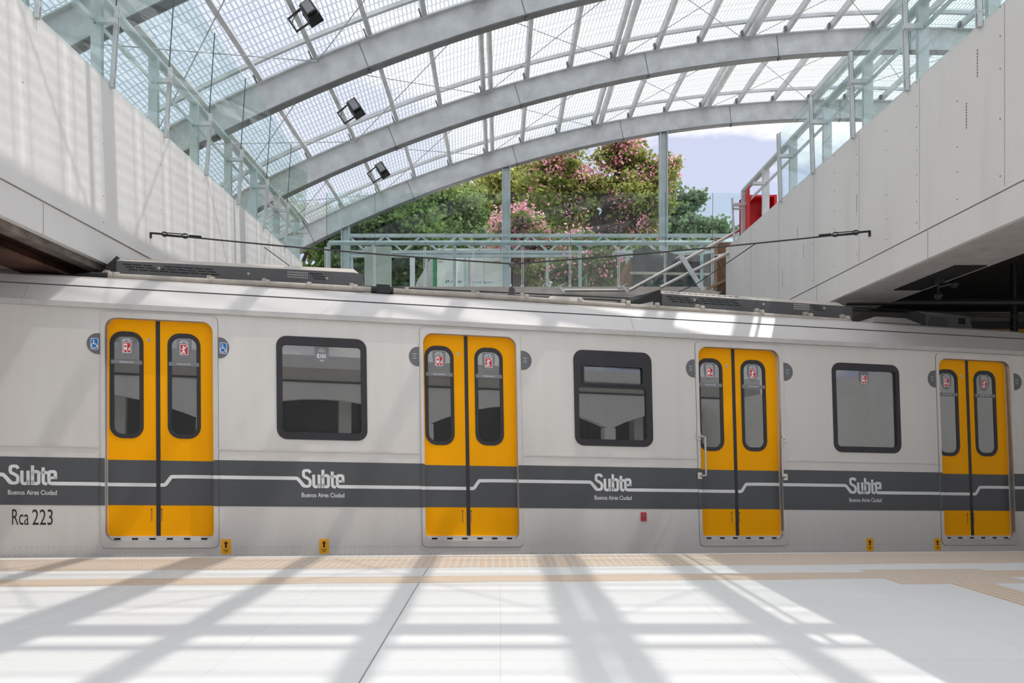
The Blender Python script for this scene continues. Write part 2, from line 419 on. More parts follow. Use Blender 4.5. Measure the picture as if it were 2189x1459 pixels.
strip('floor_tactile_edge', -12, 14, 5.84, 6.45, 0.050, 'dots', lbl='beige domed warning strip along the platform edge')
strip('floor_guide_strip', -12, 2.95, 5.20, 5.46, 0.048, 'bars', lbl='narrow beige ribbed guide strip across the platform')
mb = MB()   # pad of domes where the guide path turns
mb.plate([(2.92, 5.12), (3.92, 5.15), (3.92, 5.75), (2.92, 5.70)], -0.01, 0.0045, ident)
struct(mb.build('floor_turning_pad', 'dots'), 'beige domed pad where the guide path turns towards the viewer')
mb = MB(); mb.box(0, 10.0, -0.15, 0.15, -0.01, 0.0055)
g = mb.build('floor_guide_turn', 'bars'); g.location = (3.45, 5.13, 0); g.rotation_euler = (0, 0, R(-90))
struct(g, 'ribbed beige guide path running towards the viewer at the right')
strip('floor_guide_branch', 3.9, 12, 5.30, 5.56, 0.030, 'bars', lbl='ribbed beige guide branch at the right edge of the picture')
mb = MB(); mb.box(-0.603, -0.598, -6, 6.45, -0.01, 0.0025)
struct(mb.build('floor_seam', 'seam'), 'thin dark expansion joint crossing the platform')

# ------------------------------------------------------------------ side walls, slabs, underside
def side_wall(name, x, sgn, y0, y1, mat, lbl):
    mb = MB(); th = 0.4 if sgn < 0 else 0.06; a, b = sorted((x, x + sgn * th))
    mb.box(a, b, y0, y1, ZJ, ZT)
    rec = 0.014 if sgn < 0 else 0.006
    a2, b2 = sorted((x + sgn * rec, x + sgn * th))
    mb.box(a2, b2, y0, y1, ZB, ZJ - 0.012)
    e = x - sgn * 0.0015; a3, b3 = sorted((e, x + sgn * 0.04))
    yy = y0 + 0.35; rnd = random.Random(3)
    while yy < y1 - 0.2:                                  # board joints and screw heads
        if sgn > 0:
            mb.box(a3, b3, yy, yy + 0.006, ZJ + 0.02, ZT - 0.02, 1)
            for k in range(7):
                z = ZJ + 0.12 + k * 0.24 + rnd.uniform(-.03, .03)
                for dy in (0.05, 0.62):
                    if rnd.random() < 0.75: mb.box(a3, b3, yy + dy, yy + dy + 0.012, z, z + 0.012, 2)
        else:
            for k in range(6):
                z = ZJ + 0.1 + k * 0.27
                if rnd.random() < .5: mb.box(a3, b3, yy, yy + 0.01, z, z + 0.01, 2)
        yy += 1.22
    if sgn > 0:                                           # faint printed marks running up the boards
        for (my, mz, ln) in ((6.35, 4.35, .26), (6.5, 3.95, .25), (8.5, 3.85, .22), (10.2, 4.0, .2), (10.75, 3.45, .28), (10.0, 3.7, .2)):
            for k in range(9):
                mb.box(a3, b3, my, my + 0.012, mz + k * ln / 9, mz + (k + 0.62) * ln / 9, 2)
    for yy in ([4.6, 7.1, 9.6] if sgn > 0 else [6.3, 8.9, 11.2]):
        mb.box(min(x + sgn * (rec - .0015), x + sgn * (rec + .03)), max(x + sgn * (rec - .0015), x + sgn * (rec + .03)), yy, yy + 0.008, ZB, ZJ - 0.02, 1)
    return struct(mb.build(name, [mat, 'joint', 'dot']), lbl)
side_wall('wall_left', XL, -1, YO, 14.5, 'wall', 'sunlit white fascia wall on the left of the opening')
side_wall('wall_right', XR, 1, YO, 13.45, 'wall_r', 'shaded grey fascia wall on the right of the opening')
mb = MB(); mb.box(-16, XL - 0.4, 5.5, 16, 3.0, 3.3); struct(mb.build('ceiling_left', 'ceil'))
mb = MB(); mb.box(-16, XL - 0.4, YO, 5.48, 3.0, 3.3); struct(mb.build('ceiling_left_front', 'lightgrey'), 'pale platform ceiling beside the viewer on the left')  # unseen front part, made pale to bounce light onto the train
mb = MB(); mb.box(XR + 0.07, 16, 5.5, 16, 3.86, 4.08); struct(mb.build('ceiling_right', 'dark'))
mb = MB(); mb.box(XR + 0.07, 16, YO, 5.48, 3.86, 4.08); struct(mb.build('ceiling_right_front', 'cont'), 'pale platform ceiling beside the viewer on the right')  # out of view, lightened to reflect light onto the right of the train
mb = MB(); mb.box(XR + 0.062, 5.15, YO, 13.45, 2.905, 2.95); struct(mb.build('ceiling_soffit', 'soffit'), 'pale soffit panel under the right wall')
mb = MB(); mb.box(-30, XL - 0.02, YO, 80, ZS - 0.35, ZS); mb.box(XR + 0.065, 40, YO, 13.5, ZS - 0.35, ZS); mb.box(XR + 1.2, 40, 13.5, 80, ZS - 0.35, ZS)
mb.box(XL - 0.02, XR + 1.2, YE + 0.3, 80, ZS - 0.4, ZS - 0.06); mb.box(-30, 40, -24, YN - 3.2, ZS - 0.35, ZS)
struct(mb.build('ground', 'ground'), 'street level ground around the opening')
mb = MB(); mb.box(-16, 16, YE, YE + 0.3, -1.3, 4.39); mb.box(-6.5, 6.5, YE - 0.06, YE + .05, 3.9, 4.22)
struct(mb.build('wall_back', 'beam'), 'raw concrete beam closing the far end of the opening')
mb = MB(); mb.box(-16.2, -16, YN - 3, 17.5, -1.3, 4.08); struct(mb.build('wall_far_left', 'dark'))
mb = MB(); mb.box(16, 16.2, YN - 3, 5.5, -1.3, 4.08); mb.box(16, 16.2, 5.5, 17.5, -1.3, 4.08, 1); struct(mb.build('wall_far_right', ['cont', 'dark']))  # unseen front stretch is white to bounce light, the rest dark
# behind the viewer: fascia over a colonnade, mirrored in the train windows
mb = MB()
for i in range(5):
    x0 = -19 + i * 7.6; xs = [x0 + 7.6 * k / 12 for k in range(13)]
    low = [(x, 2.95 + 0.85 * (1 - ((x - x0 - 3.8) / 3.8) ** 2)) for x in xs]
    mb.plate(low + [(x0 + 7.6, 5.3), (x0, 5.3)], YN - 0.35, YN, lambda a, b, w: Vector((a, w, b)))
    mb.box(x0 - 0.25, x0 + 0.25, YN - 0.34, YN - .02, 0.0, 3.0)
    for dx in (2.0, 4.6): mb.box(x0 + dx, x0 + dx + .45, YN - 1.9, YN - 1.5, 0.0, 4.2)
    mb.box(x0, x0 + 7.6, YN - .02, YN + .03, 4.35, 4.42, 1); mb.box(x0, x0 + 7.6, YN - .02, YN + .012, 4.42, 4.85, 2)
struct(mb.build('wall_front', ['wall', 'dark', 'beam']), 'arched wall behind the viewer')
mb = MB(); mb.box(-16, 16, YN - 3.2, YN - 3, -0.1, 4.4); mb.box(-16, 16, YN - 3.2, YN - 0.35, 4.2, 4.4); struct(mb.build('wall_front_recess', 'dark'))

# under the left wall: rusty girder and a grimy ledge
mb = MB(); mb.box(-4.53, -4.51, 3.0, 14.4, 2.74, 2.87); mb.box(-4.72, -4.32, 3.0, 14.4, 2.87, 2.89); mb.box(-4.72, -4.32, 3.0, 14.4, 2.715, 2.735)
tag(mb.build('rusty_girder', 'rust', origin=(-4.52, 8, 2.72)), 'rusty brown steel girder under the left white wall', 'girder')
mb = MB(); mb.box(-4.31, -4.18, 3.0, 14.4, 2.84, 2.905)
struct(mb.build('trim_1', 'mud'), 'grimy ledge below the left wall')

# ------------------------------------------------------------------ roof
def arc_pt(ang, r, y): return Vector((ARC_X + r * math.sin(ang), y, ARC_Z + r * math.cos(ang)))
A0, A1 = -math.asin(min(1, (ARC_X + 10.2) / ARC_R)), 0.40
NSEG = 56
angs = [A0 + (A1 - A0) * k / NSEG for k in range(NSEG + 1)]
DEP = 0.63
for i, y in enumerate(ARCH_Y):
    mb = MB()
    def ring(r0, r1, w0, w1, mi):
        secs = [[arc_pt(a, r0, y + w0), arc_pt(a, r0, y + w1), arc_pt(a, r1, y + w1), arc_pt(a, r1, y + w0)] for a in angs]
        mb.loft(secs, mi)
    ring(ARC_R + 0.02, ARC_R + DEP, -0.015, 0.015, 0)
    ring(ARC_R, ARC_R + 0.025, -0.10, 0.10, 1)  # bottom flange, its shade painted in with the darker steel
    ring(ARC_R + DEP - 0.025, ARC_R + DEP, -0.10, 0.10, 0)
    root = empty('arch_beam', (ARC_X, y, ARC_Z + ARC_R))
    nm = 'deep curved steel roof arch, %s from the far end' % ORD[i]
    tag(root, nm, 'roof beam', 'curved roof arches')
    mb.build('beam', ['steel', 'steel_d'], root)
    sp = MB()
    for k in range(0, 9):                                  # bolted splice plates
        a = -0.463 + k * 0.093
        if a < A0: continue
        c = arc_pt(a, ARC_R + DEP / 2, y - 0.017); t1 = arc_pt(a, ARC_R + 0.03, y - 0.019); t2 = arc_pt(a, ARC_R + DEP - .03, y - 0.019)
        sp.bar(t1, t2, 0.014, 0.012, (0, 1, 0))
        b1 = arc_pt(a, ARC_R - 0.04, y); b2 = arc_pt(a, ARC_R + 0.03, y); sp.bar(b1, b2, 0.05, 0.10, (0, 1, 0))
    sp.build('splice_plate', 'steel_d', root)
    if i < 8:
        gb = MB(); secs = []
        for a in angs:
            r0 = ARC_R + DEP + 0.17
            secs.append([arc_pt(a, r0, y - 0.42), arc_pt(a, r0, y - 0.34), arc_pt(a, r0 + 0.08, y - 0.34), arc_pt(a, r0 + 0.08, y - 0.42)])
        gb.loft(secs)
        tag(gb.build('glazing_bar', 'steel', origin=(ARC_X, y, ARC_Z + ARC_R)), 'thin curved bar carrying the roof sheets above the %s arch from the far end' % ORD[i], 'roof bar', 'curved glazing bars')
# purlins
RP = ARC_R + DEP
pang = []
NP = []
for n in range(-9, 15):
    x = (1041 + 76.5 * n - 1070 - 720) / 2542.0
    a = math.asin(x)
    if a < A0 + 0.01 or a > A1 - 0.01: continue
    pang.append(a); NP.append(n)
YP0, YP1 = ARCH_Y[-1] - 0.5, Z3 + 0.75
for j, (a, n) in enumerate(zip(pang, NP)):
    mb = MB()
    c, s_ = math.cos(a), math.sin(a)
    p0 = arc_pt(a, RP + 0.08, YP0); p1 = arc_pt(a, RP + 0.08, YP1)
    mb.bar(p0, p1, 0.095, 0.16, (s_, 0, c))
    dbl = n % 3 == 0 and n > -3
    if dbl:
        a2 = a + 0.185 / RP
        mb.bar(arc_pt(a2, RP + 0.02, YP0), arc_pt(a2, RP + 0.02, YP1), 0.075, 0.20, (s_, 0, c))
    for y in ARCH_Y:                                       # dark cleats where it crosses each arch
        mb.bar(arc_pt(a - 0.0022, RP - 0.02, y - 0.12), arc_pt(a - 0.0022, RP + 0.13, y - 0.12), 0.03, 0.10, (0, 1, 0), 1)
    o = mb.build('roof_purlin', ['steel', 'steel_d'], origin=tuple(p0))
    tag(o, 'straight %s roof purlin along the hall, %s from the left eave' % ('paired steel' if dbl else 'single steel', ORD[j]), 'purlin', 'roof purlins')
# translucent sheets, one per bay
RS = RP + 0.26
for i in range(7):
    mb = MB(); uv = []
    y1, y0 = ARCH_Y[i] + (0.75 if i == 0 else -0.38), ARCH_Y[i + 1] - 0.38 + 0.012
    secs = []
    for a in angs:
        mb.v += [arc_pt(a, RS, y0), arc_pt(a, RS, y1)]; uv += [(a * RS, y0), (a * RS, y1)]
    for k in range(NSEG): mb.f.append([2 * k, 2 * k + 1, 2 * k + 3, 2 * k + 2]); mb.mi.append(0)
    o = mb.build('roof_sheet', 'roof', origin=(0, 0, 0), uv=uv, fix=False)
    tag(o, 'translucent ribbed roof sheeting of the %s bay from the far end' % ORD[i], 'roof sheeting', 'translucent roof sheets')
# diagonal brace rods
pairs = [a for a, n in zip(pang, NP) if n % 3 == 0]
cnt = 0
for b in range(0, 5):
    ya, yb = ARCH_Y[b] - 0.12, ARCH_Y[b + 1] + 0.12
    for k in range(len(pairs) - 1):
        for q, (aa, ab) in enumerate(((pairs[k], pairs[k + 1]), (pairs[k + 1], pairs[k]))):
            mb = MB(); pA = arc_pt(aa, RP - 0.12, ya); pB = arc_pt(ab, RP - 0.12, yb)
            mb.tube([pA, pB], 0.010, 6)
            mb.bar(pA, pA + (pB - pA).normalized() * 0.22, 0.03, 0.03); mb.bar(pB, pB + (pA - pB).normalized() * 0.22, 0.03, 0.03)
            o = mb.build('brace_rod', 'rod', origin=tuple(pA))
            tag(o, 'thin brace rod, %s bay from far end, %s cross from left, slanting %s' % (ORD[b], ORD[k], 'nearer at right' if q == 0 else 'farther at right'), 'brace rod', 'crossed brace rods')
# floodlights on the purlins
for (px, py, Y, lb) in ((664, 26, 12.9, 'nearest of the three black floodlights under the roof'), (760, 231, 16.4, 'middle one of the three black floodlights under the roof'), (817, 363, 20.1, 'farthest of the three black floodlights under the roof')):
    c = at(px, py, Y); root = empty('floodlight', c); tag(root, lb, 'floodlight', 'roof floodlights')
    rot = Matrix.Rotation(R(-32), 3, 'Y') @ Matrix.Rotation(R(-20), 3, 'X')
    fn = lambda x, y, z: c + rot @ Vector((x * 1.35, y * 1.35, z * 1.35))
    h = MB(); h.box(-0.09, 0.09, -0.05, 0.05, -0.17, 0.17, 0, fn); h.box(-0.07, 0.07, -0.09, -0.05, -0.13, 0.13, 0, fn)
    for k in range(6): h.box(-0.10, 0.10, 0.05, 0.09, -0.15 + k * 0.055, -0.135 + k * 0.055, 0, fn)
    h.build('housing', 'black', root)
    l = MB(); l.box(-0.055, 0.055, -0.094, -0.09, -0.11, 0.11, 0, fn); lab(l.build('lens', 'steel_d', root), 'grey glass lens')
    b = MB()
    for z in (-0.16, 0.16): b.bar(fn(-0.09, 0, z), fn(-0.30, 0.02, z * 0.9), 0.02, 0.03)
    b.bar(fn(-0.30, 0.02, -0.16), fn(-0.30, 0.02, 0.16), 0.03, 0.03); b.build('bracket', 'black', root)
    cb = MB(); cb.tube([fn(-0.02, .05, 0.17), fn(-0.12, .08, 0.24), fn(-0.22, .05, 0.16), fn(-0.29, .03, 0.05)], 0.008, 6); cb.build('cable', 'wire', root)

# ------------------------------------------------------------------ glass screens and railings
GL_Y = [3.8, 4.99, 6.17, 7.36, 8.54, 9.72, 10.9, 12.1, 13.28, 14.46]
def glass_panel(P0, P1, T0, T1, nrm, label, group, cl, clamp_top):
    root = empty('glass_panel', (Vector(P0) + Vector(P1)) / 2); tag(root, label, 'glass panel', group)
    P0, P1, T0, T1 = map(Vector, (P0, P1, T0, T1)); t = Vector(nrm) * 0.006
    g = 0.012; d = (P1 - P0).normalized() * g; P0 = P0 + d; P1 = P1 - d; T0 = T0 + d; T1 = T1 - d
    mb = MB(); mb.hexa([P0 - t, P1 - t, P1 + t, P0 + t, T0 - t, T1 - t, T1 + t, T0 + t])
    pane = mb.build('pane', 'glass', root)
    e = MB(); e.bar(T0 + t * 0.2, P0 + t * .2, 0.008, 0.012, nrm); lab(e.build('edge_seal', 'edge', root), 'dark joint along the pane edge')
    c = MB(); up = (T0 - P0).normalized(); h = (T0 - P0).length * clamp_top
    n = Vector(nrm); q = (P1 - P0).normalized()
    for k in (-1, 1): c.bar(P0 - up * 0.03 + n * 0.025 - q * (g + k * 0.016), P0 + up * h + n * 0.025 - q * (g + k * 0.016), 0.014, 0.04, nrm)
    for f in (0.12, 0.9): c.bar(P0 + up * h * f + n * 0.03 - q * (g + .03), P0 + up * h * f + n * 0.03 - q * (g - .03), 0.05, 0.02, nrm)
    lab(c.build('clamp', 'steel_l', root), 'galvanised twin bar clamp')
for k in range(len(GL_Y) - 1):
    a, b = GL_Y[k], GL_Y[k + 1]
    glass_panel((XL, a, ZT - .02), (XL, b, ZT - .02), (XL + 0.13, a, 6.74), (XL + 0.13, b, 6.74), (1, 0, 0), 'tall glass screen panel above the left white wall, %s from the far end' % ORD[len(GL_Y) - 2 - k], 'glass panels on the left wall', 0, 0.42)
GR_Y = [4.1, 5.2, 6.3, 7.42, 8.56, 9.66, 10.78]
for k in range(len(GR_Y) - 1):
    a, b = GR_Y[k], GR_Y[k + 1]
    glass_panel((XR, b, ZT - .02), (XR, a, ZT - .02), (XR - 0.03, b, 5.83), (XR - 0.03, a, 5.83), (-1, 0, 0), 'low glass balustrade panel above the right grey wall, %s from its far end' % ORD[len(GR_Y) - 2 - k], 'glass panels on the right wall', 0, 0.98)
GE_P = [697, 800, 908, 1012, 1117, 1218, 1322, 1421, 1522, 1592]
YG = 15.2
for k in range(len(GE_P) - 1):
    a, b = (GE_P[k] - PPX) * YG / F, (GE_P[k + 1] - PPX) * YG / F
    glass_panel((a, YG, 4.36), (b, YG, 4.36), (a, YG, 6.5), (b, YG, 6.5), (0, -1, 0), 'glass screen panel across the far end above the concrete beam, %s from the left' % ORD[k], 'glass panels across the far end', 0, 0.45)

def railing(label, x, zr, ys, zmid, inner):
    root = empty('railing', (x, ys[-1], ZT)); tag(root, label, 'railing')
    p = MB(); p.tube([(x, ys[0] - 2, zr), (x, ys[-1], zr)], 0.052, 12); p.ball((x, ys[-1], zr), 0.052); lab(p.build('top_rail', 'steel_l', root, smooth=True), 'round pale steel top rail')
    b = MB(); b.bar((x, ys[0] - 2, zmid), (x, ys[-1], zmid), 0.012, 0.05); b.build('mid_rail', 'steel_l', root)
    for y in ys:
        q = MB(); q.bar((x, y, ZS), (x, y, zr), 0.11, 0.05, (0, 1, 0)); q.bar((x - .02, y - .03, zmid), (x + inner * 0.22, y - .03, zmid), 0.05, 0.05)
        q.build('post', 'steel_l', root)
railing('white tubular guard rail behind the glass on the left wall', XL - 0.09, 5.70, [y * 0.7 for y in (7.1, 8.75, 10.4, 12.1, 13.7, 15.4, 17.0, 18.7, 20.6)], 5.40, 1)
railing('white tubular guard rail on the right wall beside the red cabinet', XR + 0.10, 5.65, [5.2, 6.3, 7.35, 8.45, 9.5, 10.6, 11.7, 12.72], 5.38, -1)
root = empty('railing', (0, 15.7, ZS)); tag(root, 'pale round guard rail crossing behind the far end glass', 'railing')
ye = 15.7
p = MB(); p.tube([at(703, 519, ye), at(1592, 519, ye)], 0.052, 12); p.build('top_rail', 'steel_v', root, smooth=True)
for px in (703, 972, 1240, 1500):
    q = MB(); b = at(px, 519, ye); q.bar((b.x, ye, ZS - .08), b, 0.07, 0.03, (0, 1, 0)); q.build('post', 'steel_v', root)

# ------------------------------------------------------------------ end truss under the last arch
root = empty('end_truss', at(1082, 612, Z3)); tag(root, 'pale blue grey lattice truss and posts under the farthest arch', 'truss')
yt = Z3
for px, w in ((739, .27), (1082, .27), (1418, .26)):
    q = MB(); x = (px - PPX) * yt / F; zt = ARC_Z + math.sqrt(ARC_R ** 2 - (x - ARC_X) ** 2) + .05
    q.box(x - w / 2, x - w / 2 + .03, yt - .09, yt + .09, ZS - .1, zt); q.box(x + w / 2 - .03, x + w / 2, yt - .09, yt + .09, ZS - .1, zt); q.box(x - w / 2, x + w / 2, yt - .01, yt + .01, ZS - .1, zt)
    q.build('post', 'steel_v', root)
xs0, xs1 = (745 - PPX) * yt / F, (1600 - PPX) * yt / F
zt1, zt0 = at(0, 503.5, yt).z, at(0, 539, yt).z
q = MB(); q.box(xs0, xs1, yt - .05, yt + .05, zt1 - .05, zt1 + .05); q.build('top_chord', 'steel_v', root)
q = MB(); q.box(xs0, xs1, yt - .05, yt + .05, zt0 - .05, zt0 + .05); q.build('bottom_chord', 'steel_v', root)
nx = 22
for k in range(nx):
    q = MB(); xa = xs0 + (xs1 - xs0) * k / nx; xb = xs0 + (xs1 - xs0) * (k + 1) / nx
    za, zb = (zt1, zt0) if k % 2 == 0 else (zt0, zt1)
    q.bar((xa, yt, za), (xb, yt, zb), 0.06, 0.06); q.build('diagonal', 'steel_v', root)
for px in (752, 912, 995, 1089, 1170, 1252, 1340, 1420, 1528):
    q = MB(); x = (px - PPX) * yt / F; q.box(x - .045, x + .045, yt - .032, yt + .032, ZS - .1, zt0 - .161); q.build('mullion', 'steel_v', root)
q = MB(); q.box(xs0, xs1, yt - .04, yt + .04, zt0 - .16, zt0 - .07); q.build('frame_head', 'steel_v', root)

# ------------------------------------------------------------------ wires
def wire(name, pts, r, label, cat='wire', group=None, mat='wire'):
    mb = MB(); mb.tube(pts, r, 6)
    return tag(mb.build(name, mat, origin=tuple(pts[0])), label, cat, group)
root = empty('span_wire', (XL, 8.2, 3.5)); tag(root, 'long span wire with turnbuckles sagging between the two side walls', 'wire')
A, B, Cc = Vector((XL, 8.2, 3.50)), Vector((0.137, 8.2, 3.14)), Vector((XR, 8.2, 3.52))
mb = MB(); pts = []
for k in range(25):
    t = k / 24; P = (A.lerp(B, t * 2) if t < .5 else B.lerp(Cc, t * 2 - 1)); s2 = (t * 2) % 1 if t not in (0, .5, 1) else 0
    pts.append(P - Vector((0, 0, 0.09 * s2 * (1 - s2))))
mb.tube(pts, 0.009, 6); mb.build('wire', 'wire', root)
for (e, d) in ((A, (B - A).normalized()), (Cc, (B - Cc).normalized())):
    t = MB(); o = e + d * 0.04
    t.bar(e, e - Vector((0, 0, 0.06)), 0.03, 0.03, (0, 1, 0)); t.tube([e, e + d * 0.14], 0.012, 6)
    for k in (-1, 1): t.tube([e + d * 0.16 + Vector((0, 0, .018 * k)), e + d * 0.42 + Vector((0, 0, .018 * k))], 0.006, 6)
    for f in (0.17, 0.41):
        ring = [e + d * (f + .035 * math.cos(a_)) + Vector((0, 0, .026 * math.sin(a_))) for a_ in [2 * math.pi * k / 10 for k in range(11)]]
        t.tube(ring, 0.007, 6)
    t.bar(e + d * 0.46, e + d * 0.60, 0.026, 0.03)
    t.build('turnbuckle', 'black', root)
root = empty('wire_hanger', B); tag(root, 'short vertical hanger with insulator below the span wire', 'hanger')
mb = MB(); lo = Vector((0.137, 8.55, 2.86)); mb.tube([B, lo], 0.008, 6); mb.build('rod', 'wire', root)
mb = MB()
for f, r in ((.02, .04), (.08, .03), (.8, .035), (.86, .045), (.92, .035), (.97, .05)):
    P = B.lerp(lo, f); mb.ball(P, r, 0, 6, (1, 1, .6))
lab(mb.build('insulator', 'ac', root), 'dark brown insulator knobs')

# train placement ------------------------------------------------- local axes: s along, h up, d towards the viewer
TO = Vector((-3.2608, 6.65, EYE - 0.8482)); TS = Vector((0.98469, 0.17304, -0.02125)); TH = Vector((-0.01745, 0.02775, 0.99946)); TD = Vector((0.1736, -0.9843, 0.0304))
def T(s, h, d): return TO + TS * s + TH * h + TD * d
PIT = 2.9915
for j, (hh, dd, nm) in enumerate(((2.83, -1.38, 'upper'), (2.775, -1.30, 'lower'))):
    pts = [T(s, hh + 0.016 * s, dd) for s in range(-3, 16)]
    wire('contact_wire', pts, 0.010, '%s of the two straight overhead contact wires above the train roof' % nm, group='contact wires')
wire('guy_wire', [(XL, 12.16, 4.46), (-3.2, 12.1, 3.8), (-2.2, 12.0, 3.35)], 0.008, 'thin guy wire with links dropping from the left wall behind the train', group='guy wires')
wire('guy_wire', [(XR, 11.8, 4.44), (3.3, 11.9, 3.75), (2.2, 12.0, 3.3)], 0.008, 'thin guy wire dropping from the right wall behind the train', group='guy wires')

# ------------------------------------------------------------------ train
TR = empty('train_car', TO)
tag(TR, 'silver metro train car with yellow doors and charcoal stripe', 'train')
S0, S1, HC = -7.6, 10.45, 2.145
DOORS = [-2, -1, 0, 1, 2, 3]
OP = (-0.447, -0.045, 0.518, 2.066, 0.10)      # door opening
WN = [(1.107, 0.951, 1.978, 1.969, 0.10), (PIT + 1.134, 0.954, PIT + 2.003, 1.968, 0.10), (2 * PIT + 1.165, 0.945, 2 * PIT + 2.021, 1.960, 0.10)]
WX = [(-PIT + 1.107 - .0, 0.951, -PIT + 1.978, 1.969, 0.10)]
shell = MB()
holes = [rrect(PIT * k + OP[0], OP[1], PIT * k + OP[2], OP[3], OP[4]) for k in DOORS] + [rrect(a + .01, b + .01, c - .01, d - .01, r) for a, b, c, d, r in WN]
shell.plate([(S0, -1.05), (S1, -1.05), (S1, HC), (S0, HC)], -0.05, 0.0, T, holes)
shell.build('side_panel', 'silver', TR)
# roof shoulder and roof
prof = [(HC, 0.0), (HC, 0.035), (2.195, 0.035), (2.20, 0.02), (2.365, -0.095), (2.365, -0.105), (2.378, -0.105), (2.378, -0.10), (2.465, -0.165), (2.50, -0.24), (2.55, -0.6), (2.58, -1.2), (2.55, -1.8), (2.465, -2.235), (2.2, -2.4), (-1.05, -2.4)]
pm = [1, 1, 0, 0, 2, 2, 2, 0, 3, 3, 3, 3, 3, 3, 3]
rf = MB(); secs = []; 
ss = [S0] + [9.5 + 0.95 * k / 8 for k in range(9)]
for s in ss:
    dip = max(0, (s - 9.7)) ** 2 * 0.22
    secs.append([T(s, h - (dip if h > 2.4 else 0), d) for h, d in prof])
n = len(prof)
for sc_ in secs: rf.v += sc_
for i in range(len(secs) - 1):
    for k in range(n - 1):
        rf.f.append([i * n + k, i * n + k + 1, (i + 1) * n + k + 1, (i + 1) * n + k]); rf.mi.append(pm[k])
for i in (0, len(secs) - 1): rf.f.append([i * n + k for k in range(n)]); rf.mi.append(3)
rf.build('roof', ['silver_l', 'gutter', 'groove', 'roof_t'], TR, fix=False)
sj = MB()
for s in (-1.145, 4.8):                                      # hairline joint in the shoulder panels
    sj.box(s, s + .004, HC, 2.19, 0.034, 0.0362, 0, T)
    sj.add([T(s, 2.2, .0215), T(s + .004, 2.2, .0215), T(s + .004, 2.36, -.090), T(s, 2.36, -.090)], [(0, 1, 2, 3)])
sj.build('panel_seam', 'joint', TR)
# inside
it = MB(); it.box(S0 + .1, S1 - .1, -0.06, 0.0, -2.34, -0.10, 0, T); it.box(S0 + .1, S1 - .1, 2.10, 2.14, -2.34, -0.10, 0, T)
fh = [rrect(a, b, c, d, r) for a, b, c, d, r in WN] + [rrect(PIT * k + OP[0] + .1, .95, PIT * k + OP[2] - .1, 1.9, .1) for k in range(4)]
it.plate([(S0 + .1, 0), (S1 - .1, 0), (S1 - .1, 2.1), (S0 + .1, 2.1)], -2.36, -2.33, T, fh)
it.build('interior', 'inner', TR)
for k in range(3):
    st = MB(); a = k * PIT
    st.box(a + .75, a + 2.25, 0.30, 0.42, -2.3, -1.85, 0, T); st.box(a + .75, a + 2.25, 0.42, 0.85, -2.32, -2.22, 0, T); st.box(a + .9, a + 2.1, 0, .3, -2.25, -1.95, 0, T)
    st.build('bench_seat', 'seat', TR)
    pl = MB(); pl.tube([T(a + .72, 0, -.35), T(a + .72, 2.1, -.35)], 0.016, 8); pl.tube([T(a + 2.28, 0, -.35), T(a + 2.28, 2.1, -.35)], 0.016, 8)
    pl.build('grab_pole', 'steel_l', TR)

# livery stripe and white line on the body between the doors
def livery(name, s0, s1, line, parent, d, logo=None):
    mb = MB(); mb.plate([(s0, 0.292), (s1, 0.292), (s1, 0.735), (s0, 0.735)], d, d + 0.0015, T)
    o = mb.build(name, 'stripe', parent)
    return o
LW = 0.034
SB = {}
def letters(mb, s0, d):            # the lettering of one logo, drawn as strokes joined to the white line
    X = lambda x: s0 + 1.284 + (x - 470) * 0.0004100
    Y = lambda y: 0.492 + (872 - y) * 0.000400
    def st(p, w, sm=2): stroke(mb, smooth_path([(X(a), Y(b)) for a, b in p], sm), w, d, T)
    w = 0.0285
    st([(590, 800), (610, 830), (640, 866), (690, 872), (745, 872), (790, 850), (795, 790), (795, 720), (745, 680), (700, 655), (645, 630), (640, 560), (645, 490), (720, 482), (770, 482), (802, 540)], w)
    st([(878, 582), (878, 800), (885, 872), (935, 885), (985, 872), (1003, 800)], w); st([(1003, 582), (1003, 912)], w, 0)
    st([(1095, 460), (1095, 912)], w, 0); st([(1095, 680), (1115, 610), (1165, 598), (1222, 610), (1222, 700), (1222, 790), (1222, 870), (1165, 882), (1115, 870), (1095, 800)], w)
    st([(1314, 500), (1314, 780), (1318, 868), (1355, 876), (1395, 892)], w); st([(1265, 622), (1402, 622)], w, 0)
    st([(1440, 742), (1595, 742)], 0.024, 0); st([(1567, 770), (1567, 680), (1562, 600), (1498, 598), (1434, 600), (1430, 700), (1430, 790), (1440, 868), (1500, 872), (1540, 872)], w)
def body_livery(k):                # cell between door k and door k+1
    a, b = k * PIT + 0.552, (k + 1) * PIT - 0.482
    s0, s1 = max(a, S0), min(b, S1)
    o = livery('livery_stripe', s0, s1, None, TR, 0.0015)
    o0 = k * PIT + (0.385 if k == -1 else 0.0)
    ln = MB(); up, lo = 0.570, 0.492
    stroke(ln, smooth_path([(s0, up), (o0 + 1.26, up), (o0 + 1.292, up), (o0 + 1.306, up - .012), (o0 + 1.352, lo + .012), (o0 + 1.364, lo)], 1), LW, 0.0040, T)
    stroke(ln, [(o0 + 1.70, lo), (s1, lo)], LW, 0.0040, T)
    ln.build('white_line', 'white', TR)
    lt = MB(); letters(lt, o0, 0.0046); text(lt, 'Buenos Aires Ciudad', o0 + 1.335, 0.385, o0 + 1.745, 0.430, 0.0046, T, 0, 0.012)
    lt.build('logo_lettering', 'white', TR)
for k in (-2, -1, 0, 1, 2): body_livery(k)
mb_ = MB()
o = livery('livery_stripe', 3 * PIT + 0.552, S1, None, TR, 0.0015)
ln = MB(); stroke(ln, [(3 * PIT + .552, .570), (S1, .570)], LW, .004, T); ln.build('white_line', 'white', TR)
